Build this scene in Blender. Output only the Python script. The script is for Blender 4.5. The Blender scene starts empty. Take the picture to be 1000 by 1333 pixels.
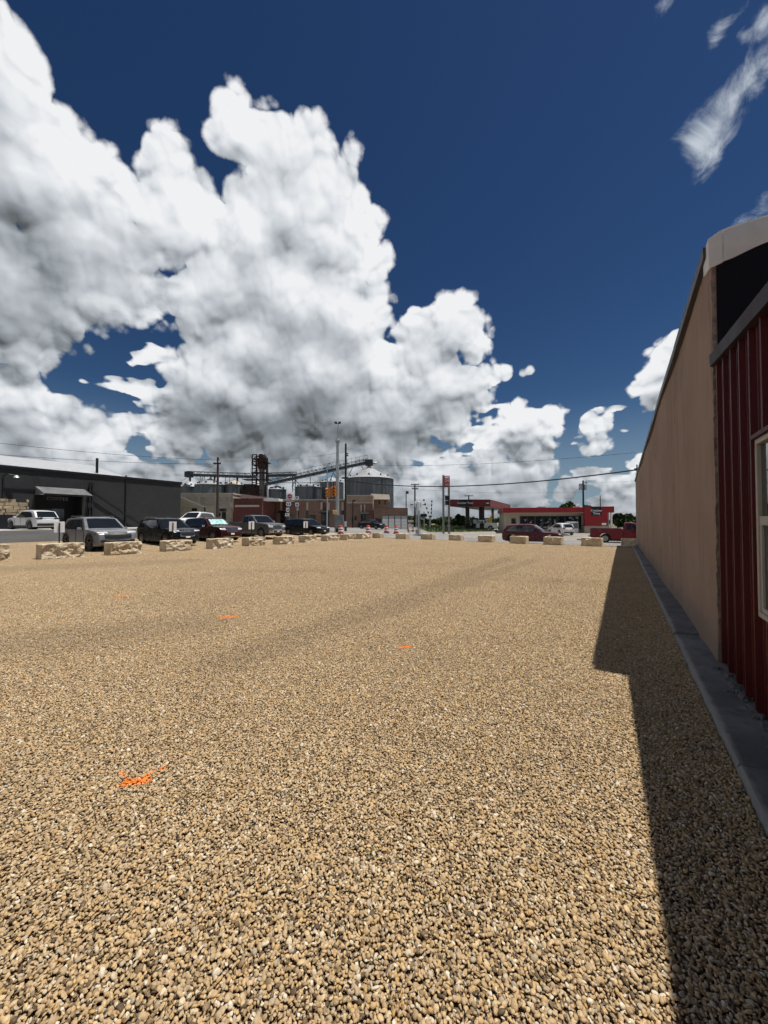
import bpy, bmesh, math, random
from mathutils import Vector, Matrix
R = math.radians
PI = math.pi
sc = bpy.context.scene
col = sc.collection

# ---------------------------------------------------------------- camera
CAM_H = 1.6
PITCH = R(1.3)
cam_d = bpy.data.cameras.new('camera')
cam_d.sensor_fit = 'HORIZONTAL'; cam_d.sensor_width = 36; cam_d.lens = 18
cam_d.clip_start = 0.05; cam_d.clip_end = 6000
cam = bpy.data.objects.new('camera', cam_d); col.objects.link(cam)
cam.location = (0, 0, CAM_H); cam.rotation_euler = (R(90) + PITCH, 0, 0)
sc.camera = cam

def ray(px, py):
    """direction through a point of the 1000x1333 photograph (y = 1 forward)"""
    u = (px - 500) / 500; v = (666.5 - py) / 500
    c, s = math.cos(PITCH), math.sin(PITCH)
    d = Vector((u, c - v * s, v * c + s))
    return d
def at(px, py, Y):
    d = ray(px, py); return Vector((0, 0, CAM_H)) + d * (Y / d.y)

# ---------------------------------------------------------------- exposure
sc.view_settings.view_transform = 'Standard'; sc.view_settings.look = 'None'
sc.view_settings.gamma = 1; sc.view_settings.exposure = 0
sc.view_settings.use_curve_mapping = False
sc.cycles.use_denoising = True
sc.cycles.max_bounces = 6; sc.cycles.diffuse_bounces = 3; sc.cycles.glossy_bounces = 3
sc.cycles.transmission_bounces = 4; sc.cycles.transparent_max_bounces = 8
sc.cycles.caustics_reflective = False; sc.cycles.caustics_refractive = False

# ---------------------------------------------------------------- sun
SUN_EL = R(73.9)
SUN_H = Vector((1.356, 0.047, 0)).normalized()
SUN = (SUN_H * math.cos(SUN_EL) + Vector((0, 0, math.sin(SUN_EL)))).normalized()
sl = bpy.data.lights.new('sun', 'SUN'); sl.energy = 5.0; sl.angle = R(0.53); sl.color = (1.0, 0.955, 0.89)
so = bpy.data.objects.new('sun', sl); col.objects.link(so)
so.rotation_euler = SUN.to_track_quat('Z', 'Y').to_euler(); so.location = (0, 0, 60)

# ---------------------------------------------------------------- node helper
class NT:
    def __init__(s, nt): s.nt = nt
    def new(s, t, **kw):
        n = s.nt.nodes.new(t)
        for k, v in kw.items(): setattr(n, k, v)
        return n
    def put(s, sock, v):
        if v is None: return
        if hasattr(v, 'is_output'): s.nt.links.new(v, sock)
        else: sock.default_value = v
    def m(s, op, a, b=None, c=None, clamp=False):
        n = s.new('ShaderNodeMath', operation=op); n.use_clamp = clamp
        for i, v in enumerate((a, b, c)): s.put(n.inputs[i], v)
        return n.outputs[0]
    def vm(s, op, a, b=None, scale=None):
        n = s.new('ShaderNodeVectorMath', operation=op)
        s.put(n.inputs[0], a); s.put(n.inputs[1], b)
        if scale is not None: s.put(n.inputs['Scale'], scale)
        return n.outputs['Value'] if op in ('DOT_PRODUCT', 'LENGTH', 'DISTANCE') else n.outputs[0]
    def rng(s, v, a, b, c=0.0, d=1.0, kind='SMOOTHSTEP'):
        n = s.new('ShaderNodeMapRange', interpolation_type=kind)
        s.put(n.inputs[0], v); s.put(n.inputs[1], a); s.put(n.inputs[2], b); s.put(n.inputs[3], c); s.put(n.inputs[4], d)
        return n.outputs[0]
    def mix(s, f, a, b, kind='MIX'):
        n = s.new('ShaderNodeMix', data_type='RGBA', blend_type=kind)
        s.put(n.inputs[0], f); s.put(n.inputs[6], a); s.put(n.inputs[7], b)
        return n.outputs[2]
    def noise(s, v, scale, detail=2, rough=.5, dist=0, lac=2.0):
        n = s.new('ShaderNodeTexNoise'); s.put(n.inputs['Vector'], v)
        n.inputs['Scale'].default_value = scale; n.inputs['Detail'].default_value = detail
        n.inputs['Roughness'].default_value = rough; n.inputs['Distortion'].default_value = dist
        n.inputs['Lacunarity'].default_value = lac
        return n.outputs
    def voro(s, v, scale, feature='F1', detail=0, rough=.5, smooth=None, rand=1.0):
        n = s.new('ShaderNodeTexVoronoi', feature=feature); s.put(n.inputs['Vector'], v)
        n.inputs['Scale'].default_value = scale
        if 'Detail' in n.inputs: n.inputs['Detail'].default_value = detail; n.inputs['Roughness'].default_value = rough
        if smooth is not None: n.inputs['Smoothness'].default_value = smooth
        n.inputs['Randomness'].default_value = rand
        return n.outputs
    def ramp(s, f, stops, mode='LINEAR'):
        n = s.new('ShaderNodeValToRGB'); e = n.color_ramp; e.interpolation = mode
        while len(e.elements) < len(stops): e.elements.new(0.5)
        for el, (p, c) in zip(e.elements, stops):
            el.position = p; el.color = (*c, 1) if len(c) == 3 else c
        s.put(n.inputs[0], f); return n.outputs[0]

# ---------------------------------------------------------------- sky and clouds
world = bpy.data.worlds.new('World'); sc.world = world; world.use_nodes = True
wt = world.node_tree; wt.nodes.clear(); W = NT(wt)

def group(name, ins, outs):
    g = bpy.data.node_groups.new(name, 'ShaderNodeTree')
    for n, t in ins: g.interface.new_socket(n, in_out='INPUT', socket_type=t)
    for n, t in outs: g.interface.new_socket(n, in_out='OUTPUT', socket_type=t)
    gi = g.nodes.new('NodeGroupInput'); go = g.nodes.new('NodeGroupOutput')
    return g, NT(g), gi.outputs, go.inputs

# cumulus masses: (photo x, photo y, radius in photo px)
BLOBS = [
 # great cloud on the left, reaching overhead
 (-60,110,110),(-40,220,150),(40,240,100),(90,300,110),(-30,360,150),(40,390,75),(140,310,90),(-160,120,200),(-200,330,220),
 (20,140,60),(75,215,60),(30,450,40),(160,370,55),
 (-30,60,80),(8,95,58),(55,160,55),(115,225,52),(165,262,45),
 # first tower
 (213,205,42),(205,195,30),(235,250,55),(262,300,70),(205,290,60),
 # great tower
 (315,160,45),(300,180,38),(345,200,60),(400,215,58),(440,240,45),(375,270,80),(440,310,70),(478,345,38),(330,300,70),
 (360,178,42),(388,192,45),
 # body
 (300,370,85),(380,390,95),(450,420,75),(330,450,85),(250,400,50),(420,480,90),(290,500,70),(350,530,60),(450,540,55),(250,530,45),(490,470,55),
 (300,560,50),(370,572,50),(440,575,45),(240,560,40),(500,575,45),
 # right lobes
 (545,450,55),(590,430,45),(612,440,30),(570,500,65),(605,500,42),(520,540,60),(592,545,36),(545,420,30),
 # low cumulus, left
 (10,515,42),(50,520,32),(85,530,34),(40,560,60),(110,560,40),(150,570,30),(0,580,60),
 # small ones
 (660,489,16),(678,487,15),(690,484,12),(646,492,13),(672,551,26),(695,549,32),(715,551,22),(770,551,17),(788,550,13),(776,580,18),(762,583,10),
 (868,455,22),(862,480,20),(850,505,24),(846,530,18),(880,438,16),(838,500,10),(835,598,16),(820,603,10),
 (700,598,30),(650,602,34),(740,640,25),(680,630,40),
 # beyond the frame
 (-420,300,260),(-520,560,260),(1330,420,150),(1500,560,200),(1240,560,90),
]

# the sky is worked out on a conformal map of the sphere (stereographic, centred on the northern sky)
PC = Vector((0, math.cos(R(25)), math.sin(R(25)))); PU = Vector((0, -math.sin(R(25)), math.cos(R(25))))
def qmap(d):
    d = d.normalized(); k = 1 + d.dot(PC); return Vector((d.x / k, d.dot(PU) / k, 0))
gE, G, gi, go = group('cloud_mass', [('q', 'NodeSocketVector'), ('v', 'NodeSocketVector')], [('e', 'NodeSocketFloat')])
cur = None
for (px, py, r) in BLOBS:
    d0 = ray(px, py); q = qmap(d0)
    rad = (r / 500) / d0.length ** 1.5 * (1 + q.length_squared) / 2
    d = G.vm('DISTANCE', gi[0], tuple(q))
    g_ = (rad / 0.06) ** 0.5
    b = G.m('MULTIPLY_ADD', d, -g_ / rad, g_)
    cur = b if cur is None else G.m('SMOOTH_MAX', cur, b, 0.22)
sep = G.new('ShaderNodeSeparateXYZ'); G.put(sep.inputs[0], gi[1])
# the other half of the sky carries cloud of the same kind
nb = G.noise(G.vm('MULTIPLY', gi[1], (1.0, 1.0, 1.6)), 2.6, 1, .5)[0]
bm_ = G.rng(sep.outputs[1], 0.35, -0.15)
gen = G.m('MULTIPLY', G.m('SUBTRACT', nb, 0.60), 4.5)
gen = G.m('ADD', G.m('MULTIPLY', G.m('ADD', gen, 1.5), bm_), -1.5)
cur = G.m('SMOOTH_MAX', cur, gen, 0.1)
# broken cloud bank low round the whole horizon
nl = G.noise(G.vm('MULTIPLY', gi[1], (1.0, 1.0, 2.6)), 9.0, 2, .55)[0]
side = G.rng(sep.outputs[0], 0.22, 0.42)
lowt = G.m('ADD', G.m('MULTIPLY', sep.outputs[2], 4.3), G.m('MULTIPLY', side, 0.50))
low = G.m('SUBTRACT', G.m('MULTIPLY', G.m('SUBTRACT', nl, 0.27), 4.0), lowt)
low = G.m('MINIMUM', low, 0.45)
cur = G.m('SMOOTH_MAX', cur, low, 0.15)
G.put(go[0], cur)

gN, G, gi, go = group('cloud_billow', [('q', 'NodeSocketVector')], [('n', 'NodeSocketFloat')])
def noise2(v, scale, detail, rough):
    o = G.noise(v, scale, detail, rough); o[0].node.noise_dimensions = '2D'; return o
def bill(v, s):
    f = G.voro(v, s, 'SMOOTH_F1', smooth=.5 if s < 20 else .28) if s < 70 else G.voro(v, s, 'F1')
    f[0].node.voronoi_dimensions = '2D'
    x = f[0]
    return G.m('SUBTRACT', 0.70, G.m('MULTIPLY', x, x))          # domes with creases between them
fb = noise2(gi[0], 15.0, 3.5, .50)
w1 = G.vm('SCALE', G.vm('SUBTRACT', fb[1], (.5, .5, .5)), scale=0.032)
v1 = G.vm('ADD', gi[0], w1)
n = G.m('ADD', G.m('MULTIPLY', bill(v1, 5.6), 0.34), G.m('MULTIPLY', bill(v1, 12.0), 0.42))
n = G.m('ADD', n, G.m('MULTIPLY', bill(v1, 26.0), 0.36))
n = G.m('ADD', n, G.m('MULTIPLY', bill(v1, 56.0), 0.20))
n = G.m('ADD', n, G.m('MULTIPLY', bill(v1, 120.0), 0.08))
n = G.m('ADD', n, G.m('MULTIPLY', G.m('SUBTRACT', fb[0], .5), 0.34))
G.put(go[0], n)

def call(g, *v):
    n = W.new('ShaderNodeGroup'); n.node_tree = g
    for i, x in enumerate(v): W.put(n.inputs[i], x)
    return n.outputs[0]
tc = W.new('ShaderNodeTexCoord'); D = tc.outputs['Generated']
def toq(v):
    k = W.m('ADD', W.vm('DOT_PRODUCT', v, tuple(PC)), 1.0)
    n = W.new('ShaderNodeCombineXYZ')
    W.put(n.inputs[0], W.m('DIVIDE', W.vm('DOT_PRODUCT', v, (1, 0, 0)), k))
    W.put(n.inputs[1], W.m('DIVIDE', W.vm('DOT_PRODUCT', v, tuple(PU)), k))
    return n.outputs[0]
S = W.vm('NORMALIZE', W.vm('SUBTRACT', tuple(SUN), W.vm('SCALE', D, scale=W.vm('DOT_PRODUCT', D, tuple(SUN)))))
def off(e): return W.vm('NORMALIZE', W.vm('ADD', D, W.vm('SCALE', S, scale=e)))
Q = toq(D); Da = off(0.014); Qa = toq(Da); Db = off(0.075); Qb = toq(Db)
N0 = call(gN, Q); Na = call(gN, Qa); Nb = call(gN, Qb)
E0 = call(gE, Q, D)
Dc = off(0.15); Ec = call(gE, toq(Dc), Dc)
Dd = off(0.055); Ed = call(gE, toq(Dd), Dd)
sepD = W.new('ShaderNodeSeparateXYZ'); W.put(sepD.inputs[0], D)
elev = sepD.outputs[2]
lo1 = W.noise(Q, 40.0, 2, .5); lo1[0].node.noise_dimensions = '2D'
F0 = W.m('ADD', E0, W.m('MULTIPLY', W.m('SUBTRACT', N0, 0.645), 0.72))
soft = W.rng(elev, 0.02, 0.6, 0.13, 0.18)
eb_ = W.voro(W.vm('ADD', Q, W.vm('SCALE', W.vm('SUBTRACT', lo1[1], (.5, .5, .5)), scale=.02)), 44.0, 'F1'); eb_[0].node.voronoi_dimensions = '2D'
ed_ = W.noise(Q, 70.0, 4, .6); ed_[0].node.noise_dimensions = '2D'
alpha = W.rng(W.m('ADD', W.m('ADD', F0, W.m('MULTIPLY', W.m('SUBTRACT', .22, W.m('MULTIPLY', eb_[0], eb_[0])), 0.42)), W.m('MULTIPLY', W.m('SUBTRACT', ed_[0], .5), 0.16)), 0.0, soft)
fine = W.m('SUBTRACT', N0, Na); mid = W.m('SUBTRACT', N0, Nb)
big = W.m('SUBTRACT', E0, Ec)
lo_ = W.noise(Q, 8.0, 2.5, .5); lo_[0].node.noise_dimensions = '2D'
# thick cloud bases, their shade painted into the cloud colour
core = None
for px, py, r, k in [(-40,330,170,.8),(20,400,95,.7),(20,300,90,.45),(250,548,60,1.0),(310,565,70,1.0),(380,560,75,1.0),(450,565,60,.9),(350,500,80,.45),(520,560,55,.7),(575,525,55,.5),(600,480,35,.35),(440,470,60,.35),(300,420,60,.25),(90,548,45,.6),(30,560,55,.6),(-60,450,70,.8),(-250,350,200,.8),(-480,480,240,.8),(690,562,26,.5),(370,300,50,.25),(420,360,45,.2)]:
    d0 = ray(px, py); q = qmap(d0); rad = (r / 500) / d0.length ** 1.5 * (1 + q.length_squared) / 2 * 1.35
    t = W.rng(W.vm('DISTANCE', Q, tuple(q)), rad, 0.0, 0.0, k)
    core = t if core is None else W.m('MAXIMUM', core, t)
core = W.m('MULTIPLY', core, W.rng(lo_[0], .25, .62, .55, 1.1))
thick = W.rng(Ec, 0.1, 1.3)
lit = W.m('ADD', 0.85, W.m('MULTIPLY', fine, W.m('MULTIPLY', W.rng(F0, 0.75, 0.1, 0.26, 1.2), W.rng(elev, 0.36, 0.08, 1.0, 1.35))))
lit = W.m('ADD', lit, W.m('MULTIPLY', mid, 0.40))
lit = W.m('ADD', lit, W.m('MULTIPLY', big, 0.04))
lit = W.m('ADD', lit, W.m('MULTIPLY', W.m('MINIMUM', W.m('SUBTRACT', E0, Ed), 0.35), 0.34))
lit = W.m('SUBTRACT', lit, W.m('MULTIPLY', thick, 0.07))
lit = W.m('SUBTRACT', lit, W.m('MULTIPLY', core, 0.38))
lit = W.m('ADD', lit, W.m('MULTIPLY', W.m('SUBTRACT', lo_[0], .54), W.rng(F0, 0.1, 0.9, 0.1, 0.45)))
lit = W.m('MULTIPLY', lit, W.rng(elev, 0.0, 0.22, 0.68, 1.0))
ccol = W.ramp(lit, [(0.0, (.05, .058, .064)), (0.25, (.11, .122, .130)), (0.5, (.26, .288, .315)), (0.72, (.50, .535, .575)), (0.88, (.72, .75, .785)), (1.0, (.87, .88, .90))])
# clear sky
sky = W.new('ShaderNodeTexSky', sky_type='NISHITA')
sky.sun_disc = False; sky.sun_elevation = SUN_EL
sky.sun_rotation = math.atan2(SUN_H.x, SUN_H.y)
sky.altitude = 100; sky.air_density = 1.0; sky.dust_density = 0.15; sky.ozone_density = 2.0
hs = W.new('ShaderNodeHueSaturation'); W.put(hs.inputs['Color'], sky.outputs[0])
hs.inputs['Saturation'].default_value = 1.15; hs.inputs['Value'].default_value = 0.062
gm = W.new('ShaderNodeGamma'); W.put(gm.inputs[0], hs.outputs[0]); gm.inputs[1].default_value = 1.35
clear = W.mix(W.rng(elev, 0.30, -0.02, 0, .9), gm.outputs[0], (.215, .30, .385, 1))
# thin torn cloud high on the right
wn_ = W.noise(Q, 26.0, 7, .60, dist=.35); wn_[0].node.noise_dimensions = '2D'; wn = wn_[0]
wc = None
for px, py, r in [(932,168,38),(910,188,28),(925,200,24),(952,138,36),(978,108,34),(1002,84,36),(932,52,22),(968,46,16),(1000,20,32),(1040,60,60),(985,285,30),(860,5,22),(1120,40,80)]:
    d0 = ray(px, py); q = qmap(d0); rad = (r / 500) / d0.length ** 1.5 * (1 + q.length_squared) / 2
    b = W.m('MULTIPLY_ADD', W.vm('DISTANCE', Q, tuple(q)), -1.0 / rad, 1.0)
    wc = b if wc is None else W.m('SMOOTH_MAX', wc, b, 0.3)
wa = W.rng(W.m('ADD', wc, W.m('MULTIPLY', W.m('SUBTRACT', wn, .52), 4.2)), 0.0, 1.7)
wa = W.m('MULTIPLY', wa, 0.88)
skyc = W.mix(wa, clear, (.60, .66, .72, 1))
skyc = W.mix(alpha, skyc, ccol)
bg = W.new('ShaderNodeBackground'); W.put(bg.inputs[0], skyc); bg.inputs[1].default_value = 1.0
wo = W.new('ShaderNodeOutputWorld'); wt.links.new(bg.outputs[0], wo.inputs[0])
world.cycles.sampling_method = 'MANUAL'; world.cycles.sample_map_resolution = 512
sc.cycles.use_adaptive_sampling = True; sc.cycles.adaptive_threshold = 0.03; sc.cycles.adaptive_min_samples = 12

# ================================================================ helpers
random.seed(7)
def sstep(a, b, x):
    t = min(1, max(0, (x - a) / (b - a))); return t * t * (3 - 2 * t)
def V2(x, y): return Vector((x, y))
ROW_A = V2(-13.6, 16.2); ROW_AD = V2(.55, .835).normalized(); ROW_AN = V2(-ROW_AD.y, ROW_AD.x)      # blocks beside the parked cars
ROW_B = V2(1.53, 33.3); ROW_BD = V2(.771, -.637).normalized(); ROW_BN = V2(-ROW_BD.y, ROW_BD.x)      # blocks along the highway
def T(x, y):
    """height of the land"""
    p = V2(x, y)
    sl_ = (p - ROW_A).dot(ROW_AN); t = (p - ROW_A).dot(ROW_AD)
    z = 0.85 * sstep(3, 20, sl_) * (1 - .55 * sstep(10, 50, t)) * (1 - sstep(90, 200, y))
    sr = (p - ROW_B).dot(ROW_BN)
    z -= .42 * sstep(1, 9, sr) * (1 - .75 * sstep(20, 36, sr)) * sstep(-1, 9, x) * (1 - sstep(90, 200, y))
    return z
def ground(px, py):
    """where the line of sight through a photo point meets the land"""
    Y = 20.0
    d = ray(px, py)
    for _ in range(60):
        z = T(d.x / d.y * Y, Y); Y = Y * .5 + .5 * min(400, max(1, (z - CAM_H) / (d.z / d.y) if d.z < 0 else 400))
    return Vector((d.x / d.y * Y, Y, T(d.x / d.y * Y, Y)))
def onland(px, Y):
    d = ray(px, 678); x = d.x / d.y * Y; return Vector((x, Y, T(x, Y)))
def zat(py, Y):
    return at(500, py, Y).z

def tag(o, label=None, cat=None, grp=None, kind=None):
    if label: o['label'] = label
    if cat: o['category'] = cat
    if grp: o['group'] = grp
    if kind: o['kind'] = kind
    return o
def thing(name, label, cat, loc=(0, 0, 0), rz=0, grp=None):
    o = bpy.data.objects.new(name, None); col.objects.link(o)
    o.empty_display_size = .3
    o.location = loc; o.rotation_euler = (0, 0, rz)
    return tag(o, label, cat, grp)
def copy_tree(o, parent=None):
    c = o.copy(); col.objects.link(c); c.parent = parent
    for ch in [k for k in ALL if k.parent == o]:
        copy_tree(ch, c)
    ALL.append(c)
    return c
ALL = []

class MB:
    """collects simple shapes into one mesh"""
    def __init__(s): s.v = []; s.f = []; s.mi = []
    def add(s, vs, fs, mi=0):
        n = len(s.v); s.v += [tuple(v) for v in vs]; s.f += [tuple(n + i for i in f) for f in fs]; s.mi += [mi] * len(fs); return s
    def box(s, x0, x1, y0, y1, z0, z1, mi=0):
        vs = [(x0,y0,z0),(x1,y0,z0),(x1,y1,z0),(x0,y1,z0),(x0,y0,z1),(x1,y0,z1),(x1,y1,z1),(x0,y1,z1)]
        return s.add(vs, [(0,3,2,1),(4,5,6,7),(0,1,5,4),(1,2,6,5),(2,3,7,6),(3,0,4,7)], mi)
    def hexa(s, vs, mi=0):
        return s.add(vs, [(0,3,2,1),(4,5,6,7),(0,1,5,4),(1,2,6,5),(2,3,7,6),(3,0,4,7)], mi)
    def bar(s, a, b, w=.1, h=None, mi=0):
        a = Vector(a); b = Vector(b); d = (b - a)
        if d.length < 1e-6: return s
        d.normalize(); up = Vector((0, 0, 1)) if abs(d.z) < .95 else Vector((0, 1, 0))
        r = d.cross(up).normalized(); u = r.cross(d).normalized(); h = h or w
        r *= w / 2; u *= h / 2
        return s.hexa([a-r-u, a+r-u, b+r-u, b-r-u, a-r+u, a+r+u, b+r+u, b-r+u], mi)
    def tube(s, a, b, r0, r1=None, n=10, mi=0, cap=True):
        a = Vector(a); b = Vector(b); r1 = r0 if r1 is None else r1
        d = (b - a).normalized(); up = Vector((0, 0, 1)) if abs(d.z) < .95 else Vector((0, 1, 0))
        x = d.cross(up).normalized(); y = d.cross(x).normalized()
        vs = []; fs = []
        for p, r in ((a, r0), (b, r1)):
            for k in range(n):
                t = 2 * PI * k / n; vs.append(p + x * (r * math.cos(t)) + y * (r * math.sin(t)))
        for k in range(n): fs.append((k, (k + 1) % n, n + (k + 1) % n, n + k))
        if cap: fs.append(tuple(range(n - 1, -1, -1))); fs.append(tuple(range(n, 2 * n)))
        return s.add(vs, fs, mi)
    def path(s, pts, r, n=6, mi=0):
        for a, b in zip(pts[:-1], pts[1:]): s.tube(a, b, r, r, n, mi)
        return s
    def lathe(s, prof, n=20, axis='z', c=(0, 0, 0), mi=0, flute=0.0):
        vs = []; fs = []
        for (r, z) in prof:
            for k in range(n):
                t = 2 * PI * k / n; rr = r * (1 + (flute if k % 2 else 0))
                p = (rr * math.cos(t), rr * math.sin(t), z)
                if axis == 'y': p = (p[0], p[2], p[1])
                if axis == 'x': p = (p[2], p[0], p[1])
                vs.append((p[0] + c[0], p[1] + c[1], p[2] + c[2]))
        for i in range(len(prof) - 1):
            for k in range(n):
                fs.append((i*n+k, i*n+(k+1) % n, (i+1)*n+(k+1) % n, (i+1)*n+k))
        return s.add(vs, fs, mi)
    def prism(s, poly, fn, t0, t1, mi=0):
        """poly: 2-D points, fn(u, v, t) -> xyz, closed solid between t0 and t1"""
        n = len(poly)
        vs = [fn(u, v, t0) for u, v in poly] + [fn(u, v, t1) for u, v in poly]
        fs = [tuple(range(n)), tuple(range(2 * n - 1, n - 1, -1))] + [(i, n + i, n + (i + 1) % n, (i + 1) % n) for i in range(n)]
        return s.add(vs, fs, mi)
    def build(s, name, mat, parent=None, smooth=False, bevel=0, kind=None, fix=True, seg=2, angle=35):
        me = bpy.data.meshes.new(name); me.from_pydata(s.v, [], s.f)
        mats = mat if isinstance(mat, (list, tuple)) else [mat]
        for m_ in mats: me.materials.append(m_)
        if len(mats) > 1: me.polygons.foreach_set('material_index', s.mi)
        if fix:
            bm = bmesh.new(); bm.from_mesh(me); bmesh.ops.recalc_face_normals(bm, faces=bm.faces)
            if smooth:
                lim = R(angle)
                for f in bm.faces: f.smooth = True
                for e in bm.edges:
                    if len(e.link_faces) != 2 or e.calc_face_angle(0) > lim: e.smooth = False
            bm.to_mesh(me); bm.free()
        o = bpy.data.objects.new(name, me); col.objects.link(o); ALL.append(o)
        if parent: o.parent = parent
        if kind: o['kind'] = kind
        if bevel:
            b = o.modifiers.new('bevel', 'BEVEL'); b.width = bevel; b.segments = seg; b.limit_method = 'ANGLE'; b.angle_limit = R(40)
        return o
def mesh_copy(o, parent=None, loc=None, rz=None):
    c = o.copy(); col.objects.link(c); ALL.append(c); c.parent = parent
    if loc is not None: c.location = loc
    if rz is not None: c.rotation_euler = (0, 0, rz)
    return c
def text_mesh(name, body, size, mat, parent, loc, rot=(R(90), 0, 0), depth=.02, bold=0.0, space=1.0):
    cu = bpy.data.curves.new(name, 'FONT'); cu.body = body; cu.size = size; cu.extrude = depth / 2; cu.offset = bold; cu.space_character = space
    cu.align_x = 'CENTER'; cu.align_y = 'CENTER'; cu.resolution_u = 3
    o = bpy.data.objects.new(name, cu); col.objects.link(o)
    dg = bpy.context.evaluated_depsgraph_get(); me = bpy.data.meshes.new_from_object(o.evaluated_get(dg))
    bpy.data.objects.remove(o); me.name = name
    me.materials.clear(); me.materials.append(mat)
    m_ = bpy.data.objects.new(name, me); col.objects.link(m_); ALL.append(m_)
    m_.parent = parent; m_.location = loc; m_.rotation_euler = rot
    return m_

# ---------------------------------------------------------------- materials
MATS = {}
def mat(name, c, rough=.6, metal=0.0, var=.12, vs=3.0, bump=0.0, bs=40.0, spec=.5, coat=0.0, dirt=0.0, coord='Object'):
    if name in MATS: return MATS[name]
    m_ = bpy.data.materials.new(name); m_.use_nodes = True; nt = m_.node_tree; N = NT(nt)
    bs_ = nt.nodes['Principled BSDF']
    tcn = N.new('ShaderNodeTexCoord'); v = tcn.outputs[coord]
    n1 = N.noise(v, vs, 5, .6)[0]
    lo = tuple(x * (1 - var) for x in c) + (1,); hi = tuple(min(1, x * (1 + var)) for x in c) + (1,)
    cc = N.mix(N.rng(n1, .3, .7), lo, hi)
    if dirt:
        n2 = N.noise(v, vs * .35, 6, .7)[0]
        cc = N.mix(N.m('MULTIPLY', N.rng(n2, .48, .72), dirt), cc, (.16, .13, .10, 1))
    N.put(bs_.inputs['Base Color'], cc)
    bs_.inputs['Metallic'].default_value = metal
    N.put(bs_.inputs['Roughness'], N.rng(n1, .2, .8, max(0, rough - .06), min(1, rough + .06)))
    bs_.inputs['Specular IOR Level'].default_value = spec
    bs_.inputs['Coat Weight'].default_value = coat; bs_.inputs['Coat Roughness'].default_value = .05
    if bump:
        bn = N.new('ShaderNodeBump'); bn.inputs['Strength'].default_value = bump; bn.inputs['Distance'].default_value = .02
        N.put(bn.inputs['Height'], N.noise(v, bs, 4, .6)[0]); N.put(bs_.inputs['Normal'], bn.outputs[0])
    MATS[name] = m_; return m_
def node_mat(name):
    m_ = bpy.data.materials.new(name); m_.use_nodes = True; MATS[name] = m_
    return m_, NT(m_.node_tree), m_.node_tree.nodes['Principled BSDF']
def bump_to(N, b, h, strength=.5, dist=.02):
    bn = N.new('ShaderNodeBump'); bn.inputs['Strength'].default_value = strength; bn.inputs['Distance'].default_value = dist
    N.put(bn.inputs['Height'], h); N.put(b.inputs['Normal'], bn.outputs[0])

def paint(name, c, metal=.0, rough=.32):
    return mat(name, c, rough, metal, var=.04, vs=1.5, spec=.3, coat=.15)
GLASS_D = mat('dark_glass', (.012, .014, .016), .06, 0, .1, spec=.7)
GLASS_W = mat('window_glass', (.02, .026, .03), .04, 0, .2, spec=.8)
RUBBER = mat('rubber', (.018, .018, .018), .85, 0, .2, bump=.2)
BLACKP = mat('black_plastic', (.015, .015, .016), .55)
CHROME = mat('chrome', (.62, .63, .64), .18, 1.0, .05)
ALLOY = mat('wheel_alloy', (.26, .265, .27), .3, .9, .06)
LAMPG = mat('lamp_glass', (.72, .74, .76), .12, .2, .1, spec=.8)
TAILR = mat('tail_lamp', (.28, .01, .012), .15, 0, .15, spec=.8)
WHITEP = mat('white_paint', (.78, .78, .76), .5, 0, .05, dirt=.08)
GALV = mat('galvanised_steel', (.40, .42, .43), .42, .75, .12, vs=2.0)
DKSTEEL = mat('dark_steel', (.045, .05, .056), .55, .4, .25)
WOODP = mat('pole_wood', (.055, .042, .034), .9, 0, .3, vs=6, bump=.5, bs=30)
BLACKM = mat('black_metal', (.014, .015, .017), .5, .3, .2)
RUST = mat('rusty_steel', (.055, .030, .022), .85, .1, .4, vs=1.2, bump=.4, dirt=.4)
CONC = mat('concrete', (.44, .42, .39), .88, 0, .13, vs=1.4, bump=.25, bs=60, dirt=.25)
ORANGE = mat('safety_orange', (.60, .06, .02), .55, 0, .06)
REFLW = mat('sign_white', (.88, .88, .87), .45, 0, .04, dirt=.05)
SIGNRED = mat('sign_red', (.55, .02, .02), .45, 0, .05)
YELLOW = mat('signal_yellow', (.50, .17, .012), .5, 0, .08)
TEXTW = mat('white_lettering', (.85, .85, .84), .5, 0, .03)
WIRE = mat('cable', (.012, .012, .013), .7)

# ================================================================ the land
WALL_ANG = math.atan2(308, 500)                       # the stucco wall runs off to the right of straight ahead
WS = V2(math.sin(WALL_ANG), math.cos(WALL_ANG)); WA = V2(WS.y, -WS.x)
SLAB_L = 0.61; WALL_L = 0.90
def lat(x, y): return V2(x, y).dot(WA)

def land_grid(name, xs, ys, planes, off, material, kind='structure', uvless=True):
    """a sheet that follows the land, clipped to half planes (point, outward normal)"""
    bm = bmesh.new()
    vv = [[bm.verts.new((x, y, 0)) for x in xs] for y in ys]
    for j in range(len(ys) - 1):
        for i in range(len(xs) - 1):
            bm.faces.new((vv[j][i], vv[j][i+1], vv[j+1][i+1], vv[j+1][i]))
    for p, n in planes:
        bmesh.ops.bisect_plane(bm, geom=bm.verts[:] + bm.edges[:] + bm.faces[:], plane_co=(p.x, p.y, 0), plane_no=(n.x, n.y, 0), clear_outer=True)
    for v in bm.verts: v.co.z = T(v.co.x, v.co.y) + off
    me = bpy.data.meshes.new(name); bm.to_mesh(me); bm.free(); me.materials.append(material)
    o = bpy.data.objects.new(name, me); col.objects.link(o); ALL.append(o); o['kind'] = kind
    return o
def fr(a, b, st):
    n = int(round((b - a) / st)); return [a + st * i for i in range(n + 1)]
def A_at(s): return ROW_A + ROW_AN * s
def B_at(s): return ROW_B + ROW_BN * s

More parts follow.
